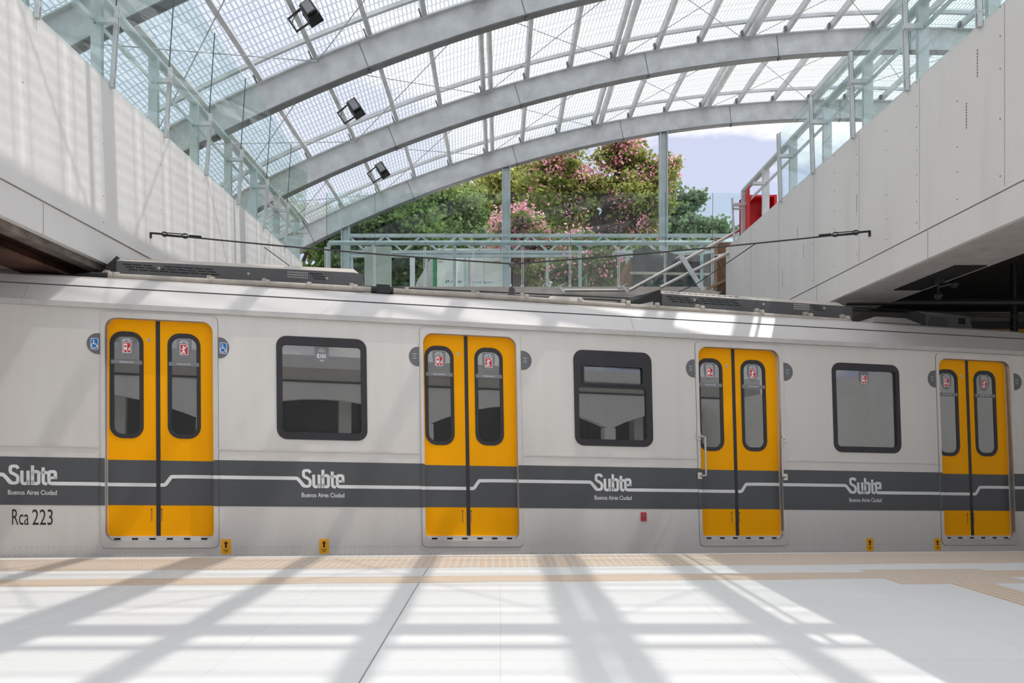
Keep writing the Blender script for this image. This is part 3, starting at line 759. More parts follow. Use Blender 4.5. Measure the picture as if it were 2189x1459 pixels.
# raised bead above the stripe
for k in (-2, -1, 0, 1, 2, 3):
    a, b = k * PIT + 0.562, min((k + 1) * PIT - 0.497, S1)
    bd = MB(); bd.box(a, b, 0.832, 0.850, 0.0, 0.009, 0, T); bd.build('bead', 'silver_f', TR)
rv = MB(); rnd = random.Random(5)
s = -1.5
while s < 9.8:
    for h in (-0.10, -0.175):
        if rnd.random() < 0.8: rv.box(s, s + .007, h, h + .007, 0, .002, 0, T)
    s += 0.047
rvo = rv.build('rivet_row', 'joint', TR); rvo['kind'] = 'stuff'

def d_shape(s_flat, s_round, h0, h1):
    r = abs(s_round - s_flat); sg = 1 if s_round > s_flat else -1
    pts = [(s_flat, h0)]
    rr = (h1 - h0) / 2; rx = r * 0.85
    for k in range(13):
        a = R(-90 + 180 * k / 12); pts.append((s_round - sg * rx + sg * rx * math.cos(a), (h0 + h1) / 2 + rr * math.sin(a)))
    pts.append((s_flat, h1)); return pts
def wheelchair(mb, cx, cy, k, d, mi):
    f = lambda p: [(cx + a * k, cy + b * k) for a, b in p]
    mb.plate(circ(cx - .05 * k, cy + .36 * k, .075 * k, 10), None, d, T, (), mi)
    stroke(mb, f([(-.05, .27), (-.03, .02), (.18, .0), (.28, -.26), (.36, -.24)]), .075 * k, d, T, mi)
    stroke(mb, f([(-.05, .16), (.13, .15)]), .05 * k, d, T, mi)
    arc = [(-.0 + .24 * math.cos(a), -.14 + .24 * math.sin(a)) for a in [R(110 + 250 * j / 14) for j in range(15)]]
    stroke(mb, f(arc), .055 * k, d, T, mi)
def half_plate(sf, sr, h0, h1, blue, nm):
    mb = MB(); mb.plate(d_shape(sf, sr, h0, h1), 0, .003, T, (), 0)
    if blue:
        sg = 1 if sr > sf else -1; c = sf + sg * (0.045 if sg > 0 else 0.048); m = (h0 + h1) / 2 - .002
        mb.plate(rrect(c - .033, m - .053, c + .033, m + .053, .01), .003, .0038, T, (), 2)
        mb.plate(rrect(c - .028, m - .048, c + .028, m + .048, .008), .0038, .0046, T, (), 1)
        wheelchair(mb, c - .003, m - .004, .095, .0052, 2)
        lab(mb.build('access_sticker', ['plate', 'blue', 'wht'], TR), 'grey half round plate with blue wheelchair sign')
    else:
        sg = 1 if sr > sf else -1; c = sf + sg * 0.045
        for j, w in enumerate((.05, .03, .038)):
            mb.box(c - w / 2, c + w / 2, (h0 + h1) / 2 + .022 - j * .022, (h0 + h1) / 2 + .028 - j * .022, .003, .0036, 1, T)
        lab(mb.build('notice_plate', ['plate', 'lightgrey'], TR), 'plain grey half round plate')

def shield(mb, cx, top, w, h, d, mi):
    pts = [(cx + w / 2, top), (cx - w / 2, top)]
    for k in range(11):
        a = R(180 + 180 * k / 10); pts.append((cx + w / 2 * math.cos(a), top - h * .45 + h * .55 * math.sin(a)))
    mb.plate(pts, None, d, T, (), mi)
def icon_train(mb, cx, cy, k, d):
    mb.plate(rrect(cx - .46 * k, cy - .6 * k, cx + .46 * k, cy + .6 * k, .1 * k), None, d, T, (), 1)
    mb.plate(rrect(cx - .40 * k, cy - .54 * k, cx + .40 * k, cy + .54 * k, .07 * k), None, d + .0004, T, (), 2)
    mb.plate(rrect(cx - .33 * k, cy - .25 * k, cx + .05 * k, cy + .45 * k, .08 * k), None, d + .0008, T, (), 1)
    mb.plate(rrect(cx - .26 * k, cy + .05 * k, cx - .02 * k, cy + .26 * k, .03 * k), None, d + .0012, T, (), 2)
    stroke(mb, [(cx - .25 * k, cy - .25 * k), (cx - .34 * k, cy - .52 * k)], .07 * k, d + .0008, T, 1)
    stroke(mb, [(cx - .03 * k, cy - .25 * k), (cx + .10 * k, cy - .52 * k)], .07 * k, d + .0008, T, 1)
    stroke(mb, [(cx + .16 * k, cy - .22 * k), (cx + .34 * k, cy + .04 * k)], .10 * k, d + .0008, T, 1)
    stroke(mb, [(cx + .16 * k, cy - .22 * k), (cx + .36 * k, cy - .24 * k)], .12 * k, d + .0008, T, 1)
def icon_no_lean(mb, cx, cy, k, d):
    mb.plate(rrect(cx - .46 * k, cy - .6 * k, cx + .46 * k, cy + .6 * k, .1 * k), None, d, T, (), 1)
    mb.plate(rrect(cx - .40 * k, cy - .54 * k, cx + .40 * k, cy + .54 * k, .07 * k), None, d + .0004, T, (), 2)
    mb.plate(circ(cx - .06 * k, cy + .33 * k, .10 * k, 10), None, d + .0008, T, (), 1)
    for p in ([(-.06, .25), (-.04, -.10)], [(-.04, -.08), (.14, -.46)], [(-.06, -.08), (-.16, -.46)], [(-.06, .16), (.22, .28)], [(-.06, .16), (-.26, .0)]):
        stroke(mb, [(cx + a * k, cy + b * k) for a, b in p], .13 * k, d + .0008, T, 1)
    stroke(mb, [(cx - .36 * k, cy - .5 * k), (cx + .36 * k, cy + .5 * k)], .07 * k, d + .0010, T, 1)

def door_leaf(k, left):
    o0 = k * PIT; d = -0.07
    a, b = (o0 - .475, o0 - .019) if left else (o0 + .019, o0 + .545)
    wx = (o0 - .430, .929, o0 - .130, 1.952) if left else (o0 + .087, .936, o0 + .387, 1.956)
    mb = MB(); mb.plate([(a, 0.0), (b, 0.0), (b, 2.12), (a, 2.12)], d - .03, d, T, [rrect(wx[0] + .012, wx[1] + .012, wx[2] - .012, wx[3] - .012, .1)])
    lf = mb.build('door_leaf', 'yellow', TR); lab(lf, 'yellow %s leaf of a sliding door' % ('left' if left else 'right'))
    sl = MB(); sl.plate(rrect(*wx, .115), d - .01, d + .006, T, [rrect(wx[0] + .036, wx[1] + .042, wx[2] - .036, wx[3] - .046, .075)])
    sl.build('window_seal', 'rubber', lf)
    pn = MB(); pn.plate(rrect(wx[0] + .03, wx[1] + .035, wx[2] - .03, wx[3] - .04, .08), d - .006, d - .002, T); pn.build('window_pane', 'tglass', lf)
    lv = MB(); lv.plate([(a, .292), (b, .292), (b, .722), (a, .722)], d, d + .0015, T); lab(lv.build('livery_stripe', 'stripe', lf), 'charcoal stripe')
    ln = MB()
    if left: stroke(ln, [(a, .487), (b, .487)], LW, d + .004, T)
    else: stroke(ln, smooth_path([(a, .487), (o0 + .050, .487), (o0 + .066, .493), (o0 + .112, .562), (o0 + .126, .570), (b, .570)], 1), LW, d + .004, T)
    ln.build('white_line', 'white', lf)
    cx = (wx[0] + wx[2]) / 2; st = MB(); top = wx[3] - .055
    shield(st, cx, top, .132, .185, d + .0005, 0)
    (icon_train if left else icon_no_lean)(st, cx, top - .100, .085, d + .0008)
    for j, w in enumerate((.088, .094)): 
        for q in range(7):
            if (q * 5 + j * 3) % 6: st.box(cx - w / 2 + q * w / 7, cx - w / 2 + (q + .78) * w / 7, top - .022 - j * .016, top - .014 - j * .016, d + .0005, d + .0009, 1, T)
    lab(st.build('warning_sticker', ['plate_l', 'wht', 'red'], lf), 'grey shield sticker with red and white %s pictogram' % ('train' if left else 'no leaning'))
    ns = MB(); ns.plate([(wx[0] + .012, 1.638), (wx[2] - .012, 1.638), (wx[2] - .012, 1.676), (wx[0] + .012, 1.676)], d + .006, d + .0075, T, (), 0)
    text(ns, 'Deje bajar antes de subir', cx - .062, 1.649, cx + .062, 1.666, d + .0082, T, 1, 0.01)
    lab(ns.build('notice_strip', ['plate_l', 'wht'], lf), 'grey strip with one line of white text')
    gs = MB(); xs = (o0 - .068, o0 - .054) if left else (o0 + .018 + .004, o0 + .036)
    gs.box(xs[0], xs[1], .14, .26, d, d + .002, 0, T); gs.box(xs[0], xs[1], .25, .26, d + .001, d + .004, 1, T); gs.build('finger_slot', ['oyellow', 'rubber'], lf)
    if left:
        kl = MB(); kl.plate(circ(o0 - .081, 1.876, .016), d, d + .006, T, (), 0); kl.plate(circ(o0 - .081, 1.876, .007), d + .006, d + .0075, T, (), 1); kl.build('key_lock', ['chrome', 'rubber'], lf)
    sr = MB(); e = o0 - .019 if left else o0 + .019
    sr.box(min(e, o0), max(e, o0), 0.0, 2.10, d - .02, d + .004, 0, T); sr.build('edge_rubber', 'rubber', lf)
for k in DOORS:
    o0 = k * PIT
    fr = MB(); fr.plate(rrect(o0 - .482, -.105, o0 + .563, 2.122, .055), -0.10, 0.010, T, [rrect(o0 + OP[0], OP[1], o0 + OP[2], OP[3], OP[4])])
    fr.build('door_frame', 'silver_f', TR)
    fl = MB(); fl.plate(rrect(o0 - .4845, -.1075, o0 + .5655, 2.1245, .057), 0, .002, T, [rrect(o0 - .479, -.102, o0 + .560, 2.119, .053)]); fl.build('frame_gap', 'groove', TR)
    for (x0, x1) in ((o0 - .4835, o0 + OP[0]), (o0 + OP[2], o0 + .5645)):
        q = MB(); q.plate([(x0, .292), (x1, .292), (x1, .735), (x0, .735)], .010, .0113, T); stroke(q, [(x0, .489 if x0 < o0 else .570), (x1, .489 if x0 < o0 else .570)], LW, .013, T, 1); q.build('frame_stripe', ['stripe', 'white'], TR)
    sl = MB(); sl.box(o0 + OP[0] + .02, o0 + OP[2] - .01, -.045, 0.0, -.10, -.035, 0, T)
    for q in range(6):
        c = o0 - .355 + q * .155; sl.box(c - .028, c + .028, -.033, -.016, -.036, -.033, 1, T)
    lab(sl.build('door_sill', ['silver_f', 'vent'], TR), 'silver sill with six black slots')
    door_leaf(k, True); door_leaf(k, False)
    if k in (0,):
        half_plate(o0 - .490, o0 - .607, 1.712, 1.912, True, ''); half_plate(o0 + .568, o0 + .668, 1.722, 1.924, True, '')
    else:
        half_plate(o0 - .490, o0 - .592, 1.722, 1.920, False, ''); half_plate(o0 + .568, o0 + .682, 1.728, 1.930, False, '')
# outside grab handles on the third door in view
for (s, sg) in ((2 * PIT - .470, 1), (2 * PIT + .545, -1)):
    hd = MB(); x = s + sg * .055; dd = .055
    hd.tube([T(s, 1.08, .01), T(s + sg * .02, 1.08, dd), T(x, 1.07, dd), T(x, 1.04, dd), T(x, .70, dd), T(x, .66, dd), T(s + sg * .02, .655, dd), T(s, .655, .01)], .011, 8)
    for h in (1.08, .655): hd.box(s - .024, s + .024, h - .035, h + .035, .008, .022, 0, T)
    lab(hd.build('grab_handle', 'chrome', TR, smooth=True), 'vertical metal grab handle beside a door')
# windows
WI = [(1.158, 1.024, 1.917, 1.885), (PIT + 1.186, 1.025, PIT + 1.932, 1.60), (2 * PIT + 1.214, 1.012, 2 * PIT + 1.973, 1.882)]
for i, (w, wi) in enumerate(zip(WN, WI)):
    fr = MB(); hs = [rrect(*wi, .035)]
    if i == 1: hs = [rrect(PIT + 1.186, 1.025, PIT + 1.932, 1.575, .03), rrect(PIT + 1.236, 1.612, PIT + 1.906, 1.812, .02)]
    fr.plate(rrect(*w), -.03, .008, T, hs)
    fo = fr.build('window_frame', 'rubber', TR); lab(fo, 'black rounded window frame' + (' with a hinged vent light' if i == 1 else ''))
    pn = MB(); pn.plate(rrect(w[0] + .03, w[1] + .03, w[2] - .03, w[3] - .03, .04), -.022, -.018, T); pn.build('window_pane', 'tglass', fo)
    if i == 0:
        st = MB(); shield(st, 1.538, 1.878, .137, .172, -.015, 0)
        text(st, '103', 1.522, 1.768, 1.578, 1.806, -.0144, T, 1, .02)
        stroke(st, smooth_path([(1.512, 1.806), (1.500, 1.798), (1.500, 1.778), (1.514, 1.768)], 2), .012, -.0144, T, 1)
        for j, w_ in enumerate((.03, .06, .064)): st.box(1.540 - w_ / 2, 1.540 + w_ / 2, 1.858 - j * .015, 1.865 - j * .015, -.015, -.0146, 2, T)
        st.box(1.525, 1.555, 1.735, 1.750, -.015, -.0146, 2, T)
        lab(st.build('phone_sticker', ['plate_l', 'wht', 'lightgrey'], fo), 'grey shield sticker reading 103 with a telephone')
    if i == 2:
        st = MB(); c = 2 * PIT + 1.585; shield(st, c, 1.875, .12, .16, -.015, 0); icon_train(st, c, 1.78, .08, -.0147)
        lab(st.build('warning_sticker', ['plate_l', 'wht', 'red'], fo), 'grey shield sticker with red pictogram')
    if i == 1:
        vc = MB(); vc.plate(rrect(PIT + 1.226, 1.60, PIT + 1.916, 1.822, .02), .008, .018, T, [rrect(PIT + 1.246, 1.622, PIT + 1.896, 1.802, .02)]); vc.build('vent_sash', 'rubber', fo)
# lettering and little signs
t_ = MB(); text(t_, 'Rca', -1.238, .108, -1.098, .252, .0015, T, 0, 0.0); text(t_, '223', -1.070, .108, -.897, .252, .0015, T, 0, 0.0)
lab(t_.build('car_number', 'blk', TR), 'black lettering Rca 223')
def arrow_sticker(s, h):
    mb = MB(); mb.plate([(s - .046, h - .072), (s + .046, h - .072), (s + .046, h + .072), (s - .046, h + .072)], 0, .002, T, (), 0)
    stroke(mb, [(s, h - .012), (s, h + .034)], .018, .0026, T, 1); mb.plate([(s - .021, h + .028), (s + .021, h + .028), (s, h + .054)], None, .0026, T, (), 1)
    mb.box(s - .025, s + .025, h - .036, h - .030, .002, .0026, 1, T); mb.box(s - .014, s + .014, h - .052, h - .046, .002, .0026, 1, T)
    lab(mb.build('arrow_sticker', ['ystk', 'blk'], TR), 'yellow sticker with black upward arrow')
for s in (.626, 1.544, 7.562, 8.436): arrow_sticker(s, -.096)
mb = MB(); mb.plate(rrect(4.836, .163, 4.896, .257, .006), 0, .014, T, (), 0); mb.plate(circ(4.866, .212, .020), .014, .020, T, (), 1); mb.plate(circ(4.866, .212, .010), .020, .024, T, (), 0)
lab(mb.build('emergency_switch', ['red', 'plate'], TR), 'small red switch box low on the side')
# roof equipment
def ac_unit(s0, s1, ramp, hl, hr, small=False):
    mb = MB(); d0, dt, d1 = -.60, -.75, -1.12
    def sec(s, hf, ht): return [T(s, 2.44, d0), T(s, hf, d0), T(s, ht, dt), T(s, ht, d1), T(s, 2.44, d1)]
    a, b = sec(s0, hl, hl + .075), sec(s1, hr, hr + .08)
    bb = sec(s1 - .10, hr + .0, hr + .08); b = sec(s1, hr - .01, hr + .0)
    if small: bb = sec(s1 - .03, hr, hr + .05); b = sec(s1 + .03, hr - .16, hr - .15)
    mb.v += a + bb + b
    for o in (0, 5):
        for k in range(5):
            k2 = (k + 1) % 5; mb.f.append([o + k, o + k2, o + 5 + k2, o + 5 + k]); mb.mi.append(1 if k in (1, 2) else 0)
    mb.f += [[4, 3, 2, 1, 0], [10, 11, 12, 13, 14]]; mb.mi += [0, 0]
    o = mb.build('air_conditioner', ['ac', 'ac_t'], TR, fix=True); lab(o, 'dark grey roof unit with dusty beige top')
    if ramp:
        r = MB(); s_a = s0 - ramp
        r.hexa([T(s_a, 2.50, d0), T(s0 - .002, 2.46, d0), T(s0 - .002, 2.46, d1), T(s_a, 2.50, d1), T(s_a, 2.60, d0 - .05), T(s0 - .002, hl + .055, d0 - .02), T(s0 - .002, hl + .055, d1), T(s_a, 2.60, d1)], 0)
        r.build('end_fairing', 'black', o)
        p = MB(); p.add([T(s0 - .20 * (1 if ramp < .4 else 3), 2.56, d0 + .003), T(s0 - .11, 2.56, d0 + .003), T(s0 - .11, hl - .10, d0 + .003)], [(0, 1, 2)]); p.build('fairing_patch', 'lightgrey', o)
    v = MB()
    if small:
        for j in range(7):
            for q in range(6):
                s = s0 + .08 + j * .042 - q * .012; h = hl - .03 - q * .019
                if s > s0 + .03: v.box(s, s + .026, h - .008, h, d0, d0 + .003, 0, T)
        v.box(s1 - .18, s1 - .08, hl - .10, hl - .02, d0, d0 + .002, 0, T)
    else:
        for row in range(3):
            h = hl - .028 - row * .026
            for q in range(9):
                s = s0 + .06 + q * .100 + row * .03
                if not (row == 0 and q == 3): v.box(s, s + .084, h - .008, h, d0, d0 + .003, 0, T)
        for row in range(3):
            h = (hl + hr) / 2 - .020 - row * .026
            for q in range(3):
                s = s0 + 1.93 + q * .045 + row * .02; v.box(s, s + .04, h - .008, h, d0, d0 + .003, 0, T)
            for q in range(12):
                s = s0 + 1.70 + q * .018; v.box(s, s + .009, h - .010, h + .004, d0, d0 + .003, 1, T)
        for q in range(13): v.box(s0 + .06 + q * .075, s0 + .12 + q * .075, hl + .035, hl + .04, dt + .075, dt + .08, 0, T)
    v.build('vent_slots', ['vent', 'lightgrey'], o)
    if not small:
        bt = MB()
        for s in (s0 + .41, s0 + 1.30, s0 + 2.11):
            bt.ball(T(s, hl - .055, d0), .016)
        bt.build('bolt', 'conduit', o)
ac_unit(-.55, 1.94, .24, 2.775, 2.805)
ac_unit(5.39, 7.885, .76, 2.785, 2.772)
ac_unit(8.91, 9.57, 0.0, 2.732, 2.736, True)
def hood(s0, s1, h0, h1, d0, lbl):
    mb = MB(); m = .12
    mb.hexa([T(s0, h0 + .035, d0), T(s1, h0 + .035, d0), T(s1, h0 + .035, d0 - .5), T(s0, h0 + .035, d0 - .5), T(s0 + m, h1, d0 - .12), T(s1 - m, h1, d0 - .12), T(s1 - m, h1, d0 - .4), T(s0 + m, h1, d0 - .4)], 0)
    mb.box(s0 + .15, s1 - .15, h0 - .06, h0 + .05, d0 - .42, d0 - .10, 1, T)
    lab(mb.build('roof_hood', ['silver_l', 'gutter'], TR), lbl)
hood(-2.0, -1.20, 2.535, 2.665, -.40, 'pale mushroom vent hood')
hood(8.02, 8.68, 2.515, 2.645, -.40, 'pale mushroom vent hood')
mb = MB(); mb.hexa([T(3.80, 2.5, -.42), T(4.56, 2.5, -.42), T(4.56, 2.5, -.9), T(3.80, 2.5, -.9), T(4.04, 2.665, -.55), T(4.38, 2.672, -.55), T(4.38, 2.672, -.8), T(4.04, 2.665, -.8)])
mb.build('roof_cover', 'ac_t', TR)
cp = MB(); dd = -.30
path = [(-.53, 2.545), (.456, 2.553), (.991, 2.560), (1.869, 2.564), (2.09, 2.566)]
cp.tube([T(s, h - .012, dd) for s, h in path], .031, 10); cp.tube([T(s, h - .012, dd) for s, h in [(2.22, 2.567), (3.15, 2.566), (3.70, 2.562), (4.86, 2.548), (5.74, 2.545), (6.48, 2.535), (7.62, 2.522)]], .031, 10)
co = cp.build('roof_conduit', 'conduit', TR, smooth=True)
cj = MB(); cj.box(2.085, 2.225, 2.515, 2.605, dd - .05, dd + .045, 0, T); cj.tube([T(2.03, 2.553, dd), T(2.09, 2.553, dd)], .037, 10); cj.tube([T(2.22, 2.553, dd), T(2.26, 2.553, dd)], .037, 10); lab(cj.build('junction_box', 'black', co), 'black junction box on the conduit')
ck = MB(); ck.tube([T(-1.15, 2.50, dd - .08), T(-.85, 2.512, dd - .03), T(-.66, 2.530, dd), T(-.52, 2.533, dd)], [.02, .026, .034, .036], 10); ck.build('cable_boot', 'black', co, smooth=True)
for s in (-.494, -.44, .456, .991, 1.40, 1.869, 2.40, 3.154, 3.695, 4.30, 4.856, 5.20, 5.742, 6.478, 7.10, 7.582):
    cl = MB(); h = 2.535 + .03 * math.sin((s + 1) / 9 * math.pi); 
    cl.tube([T(s - .02, h, dd), T(s + .02, h, dd)], .040, 10)
    if s not in (-.44, 1.40, 2.40, 4.30, 5.20): cl.box(s - .06, s - .02, h + .02, h + .055, dd - .05, dd - .01, 0, T); cl.box(s - .055, s - .025, h + .0, h + .03, dd - .045, dd - .015, 0, T)
    cl.build('conduit_clamp', 'conduit', co)
bg = MB()
for c in (-5.2, 8.2): bg.box(c - 1.2, c + 1.2, -1.35, -1.06, -2.0, -.35, 0, T)
bg.build('bogie', 'black', TR)

# ------------------------------------------------------------------ right hand hall: second train, trays, fixture
mb = MB(); o2 = empty('opposite_train', (11, 12.6, -1.25)); tag(o2, 'yellow train roof band standing in the dark hall at the right edge', 'train')
mb.box(7.3, 15.5, 12.2, 14.4, -1.25, 3.05, 0); mb.build('body', 'oyellow', o2)
mb = MB(); mb.box(7.3, 15.5, 12.28, 14.3, 3.05, 3.2, 0); mb.build('roof', 'black', o2)
mb = MB(); mb.box(7.4, 9.2, 12.19, 12.21, 0.4, 1.6, 0); mb.box(10.4, 12.2, 12.19, 12.21, 0.4, 1.6); mb.build('window', 'rubber', o2)
mb = MB(); mb.tube([(4.6, 9.3, 2.92), (15, 9.3, 2.92)], 0.045, 8); tag(mb.build('cable_pipe', 'black', origin=(4.6, 9.3, 2.92)), 'thick black horizontal pipe below the right hall ceiling', 'pipe')
mb = MB(); mb.tube([(8.05, 11.0, 2.2), (8.05, 11.0, 3.86)], 0.05, 8); mb.box(7.7, 8.4, 10.9, 11.1, 2.55, 2.62); tag(mb.build('drop_pipe', 'black', origin=(8.05, 11, 2.2)), 'black vertical drop pipe at the right edge in the dark hall', 'pipe')
mb = MB(); mb.box(4.8, 15.5, 14.5, 14.65, 3.42, 3.68); struct(mb.build('trim_2', 'soffit'), 'dim grey beam across the dark right hall')
o2 = empty('ceiling_fixture', (4.95, 7.9, 2.90)); tag(o2, 'dark pulley fixture hanging from a square hatch in the right soffit', 'fixture')
mb = MB(); mb.box(4.76, 5.1, 7.35, 8.5, 2.895, 2.906); mb.build('hatch', 'vent', o2)
mb = MB(); mb.tube([(4.93, 7.9, 2.90), (4.93, 7.9, 2.84)], .06, 10); mb.tube([(4.93, 7.9, 2.84), (4.93, 7.9, 2.70)], .012, 6); mb.ball((4.93, 7.9, 2.70), .045); mb.tube([(4.93, 7.9, 2.80), (5.06, 7.85, 2.83)], .015, 6); mb.ball((5.08, 7.85, 2.82), .045); mb.build('pulley', 'black', o2)

# ------------------------------------------------------------------ things beyond the far end
# red hose cabinet
o2 = empty('hose_cabinet', (4.95, 12.2, 4.82)); tag(o2, 'open red fire hose cabinet behind the right guard rail', 'cabinet')
cx0, cx1, cy0, cz0, cz1 = 4.44, 5.02, 12.75, 4.45, 5.58
mb = MB(); w = .035
mb.box(cx0, cx0 + w, cy0, cy0 + .3, cz0, cz1); mb.box(cx1 - w, cx1, cy0, cy0 + .3, cz0, cz1); mb.box(cx0, cx1, cy0, cy0 + .3, cz1 - w, cz1); mb.box(cx0, cx1, cy0, cy0 + .3, cz0, cz0 + w); mb.box(cx0, cx1, cy0 + .28, cy0 + .3, cz0, cz1, 1)
mb.box(cx0 + w, cx1 - w, cy0 + .02, cy0 + .28, 4.93, 4.97); mb.box(cx0 - .0, cx0 + .05, cy0 - .01, cy0, cz0, cz1); mb.box(cx1 - .05, cx1, cy0 - .01, cy0, cz0, cz1)
mb.build('body', ['red_p', 'red_d'], o2)
mb = MB(); mb.hexa([(cx0, cy0, cz0), (cx0 + .02, cy0, cz0), (cx0 - .06, cy0 - .42, cz0), (cx0 - .08, cy0 - .42, cz0), (cx0, cy0, cz1), (cx0 + .02, cy0, cz1), (cx0 - .06, cy0 - .42, cz1), (cx0 - .08, cy0 - .42, cz1)]); mb.build('door', 'red_p', o2)
mb = MB(); v0 = Vector((cx0 + .40, cy0 + .14, 5.36)); mb.tube([v0, v0 + Vector((.1, .1, 0))], .03, 8); mb.ball(v0, .05, 1); mb.tube([v0, v0 - Vector((.05, .02, .07))], .022, 8); mb.tube([v0 + Vector((.02, -.02, -.05)), v0 + Vector((.04, -.03, -.22))], .006, 6); mb.build('valve', ['brass', 'red_p'], o2)
# grey board
mb = MB(); a = at(779, 526, 16.2); b = at(836, 526, 16.2); mb.box(a.x, b.x, 16.2, 16.26, ZS - .06, a.z)
tag(mb.build('standing_board', 'panel', origin=(a.x, 16.2, ZS)), 'tall grey green board standing behind the far glass on the left', 'board')
# container
yc = 23.5; a = at(932, 531, yc); b = at(1074, 531, yc); zt = a.z
o2 = empty('shipping_container', (a.x, yc, ZS)); tag(o2, 'white shipping container with green corner post beyond the far glass', 'container')
mb = MB(); mb.box(a.x, b.x, yc + .02, yc + 6, ZS - .05, zt)
mb.box(a.x, b.x, yc - .02, yc + .02, zt - .12, zt); mb.box(b.x - .08, b.x, yc - .02, yc + .02, ZS, zt); mb.build('body', 'cont', o2)
mb = MB(); mb.box(a.x - .10, a.x + .02, yc - .04, yc + .15, ZS - .05, zt - .05); lab(mb.build('corner_post', 'green', o2), 'green corner post')
mid = (a.x + b.x) / 2
for j, (x0, x1) in enumerate(((a.x + .04, mid - .03), (mid + .03, b.x - .08))):
    d_ = MB(); d_.box(x0, x1, yc - .03, yc + .01, ZS, zt - .14); do = d_.build('door', 'cont', o2)
    q = MB()
    for xx in ((x0 + .62 * (x1 - x0), x0 + .95 * (x1 - x0)) if j == 0 else (x0 + .06 * (x1 - x0), x0 + .42 * (x1 - x0))): q.tube([(xx, yc - .07, ZS), (xx, yc - .07, zt - .2)], .03, 8)
    q.build('lock_bar', 'cont', do)
    q = MB(); rn = random.Random(j)
    for z in (zt - .45, ZS + 1.0, ZS + .2):
        q.box(x0 + .02, x0 + .2, yc - .034, yc - .03, z, z + .02); q.box(x1 - .18, x1 - .02, yc - .034, yc - .03, z, z + .02)
    q.build('rust_stain', 'rustm', do)
    q = MB(); fn = lambda x, z, w_: Vector((x, yc - .032 - w_, z))
    zb = at(0, 606.5, yc).z; zh = at(0, 597, yc).z
    if j == 0:
        q.plate([(x0 + .25, zb), (x0 + .85, zb), (x0 + .85, zh), (x0 + .25, zh)], None, .0, fn, (), 0)
        text(q, 'andariega', x0 + .44, zb + .02, x0 + .83, zh - .03, .004, fn, 1)
        q.plate([(x0 + .28, zb + .03), (x0 + .34, zb + .03), (x0 + .30, zh - .03)], None, .004, fn, (), 2); q.plate([(x0 + .32, zh - .03), (x0 + .40, zh - .03), (x0 + .40, zb + .03)], None, .004, fn, (), 3)
    else:
        q.plate([(x0 + .03, zb - .03), (x0 + .83, zb - .03), (x0 + .83, zh - .03), (x0 + .03, zh - .03)], None, .0, fn, (), 0)
        text(q, 'www.andariega.com.ar', x0 + .05, zb, x0 + .80, zh - .06, .004, fn, 1)
    lab(q.build('company_sign', ['wht', 'cblue', 'cblue', 'green'], do), 'white sign with blue web address' if j else 'white sign with green and blue logo')
# slanted grey roof left of the container
mb = MB(); yv = 24.5
mb.hexa([at(888, 612, yv), at(928, 612, yv), at(928, 612, yv + 4), at(888, 612, yv + 4), at(890, 604, yv), at(927, 541, yv), at(927, 541, yv + 4), at(890, 604, yv + 4)])
tag(mb.build('sloping_shed', 'lightgrey', origin=tuple(at(905, 612, yv))), 'small grey sloping shed left of the white container', 'shed')
mb = MB(); a = at(881, 610, 21.8); mb.box(a.x - .07, a.x + .07, 21.8, 21.94, ZS - .06, at(0, 547, 21.8).z)
tag(mb.build('marker_post', 'bwhite', origin=(a.x, 21.8, ZS)), 'pale square post standing left of the white container', 'post')
# tarpaulin shed
ys = 17.2; o2 = empty('covered_shed', at(1430, 612, ys)); tag(o2, 'brown timber shed wrapped in black plastic behind the far glass', 'shed')
mb = MB(); NXg, NZg = 26, 12; x0, x1 = at(1352, 0, ys).x, at(1525, 0, ys).x; zb, zt = ZS - .06, at(0, 534, ys).z
for i in range(NXg + 1):
    for k in range(NZg + 1):
        u, v_ = i / NXg, k / NZg
        w = 0.10 * noise.noise(Vector((u * 9, v_ * 5 + u * 4, 1.3))) + 0.05 * noise.noise(Vector((u * 25, v_ * 16, 4)))
        mb.v.append(Vector((x0 + (x1 - x0) * u, ys + w - .15 * (1 - v_), zb + (zt - zb) * v_ - .12 * u * v_ + .05 * math.sin(u * 7))))
for i in range(NXg):
    for k in range(NZg):
        p = i * (NZg + 1) + k; mb.f.append([p, p + NZg + 1, p + NZg + 2, p + 1]); mb.mi.append(0)
mb.build('plastic_cover', 'tarp', o2, smooth=True)
mb = MB(); mb.hexa([(x0 - .02, ys + .25, zb), (x1, ys + .25, zb), (x1, ys + 2.5, zb), (x0 - .02, ys + 2.5, zb), (x0, ys + .25, zt - .12), (x1, ys + .25, zt - .2), (x1, ys + 2.5, zt - .2), (x0, ys + 2.5, zt - .12)])
q0 = at(1330, 610, ys); mb.hexa([q0, (x0 + .08, ys + .0, zb), (x0 + .08, ys + .3, zb), (q0.x, ys + .3, zb), at(1340, 575, ys), at(1356, 545, ys), (x0 + .08, ys + .3, at(0, 545, ys).z), (q0.x + .1, ys + .3, at(0, 575, ys).z)])
mb.build('timber_wall', 'ply', o2)
mb = MB(); mb.bar(at(1347, 583, ys - .25), at(1520, 586, ys - .25), .03, .06); lab(mb.build('plank', 'plank', o2), 'pale horizontal plank')
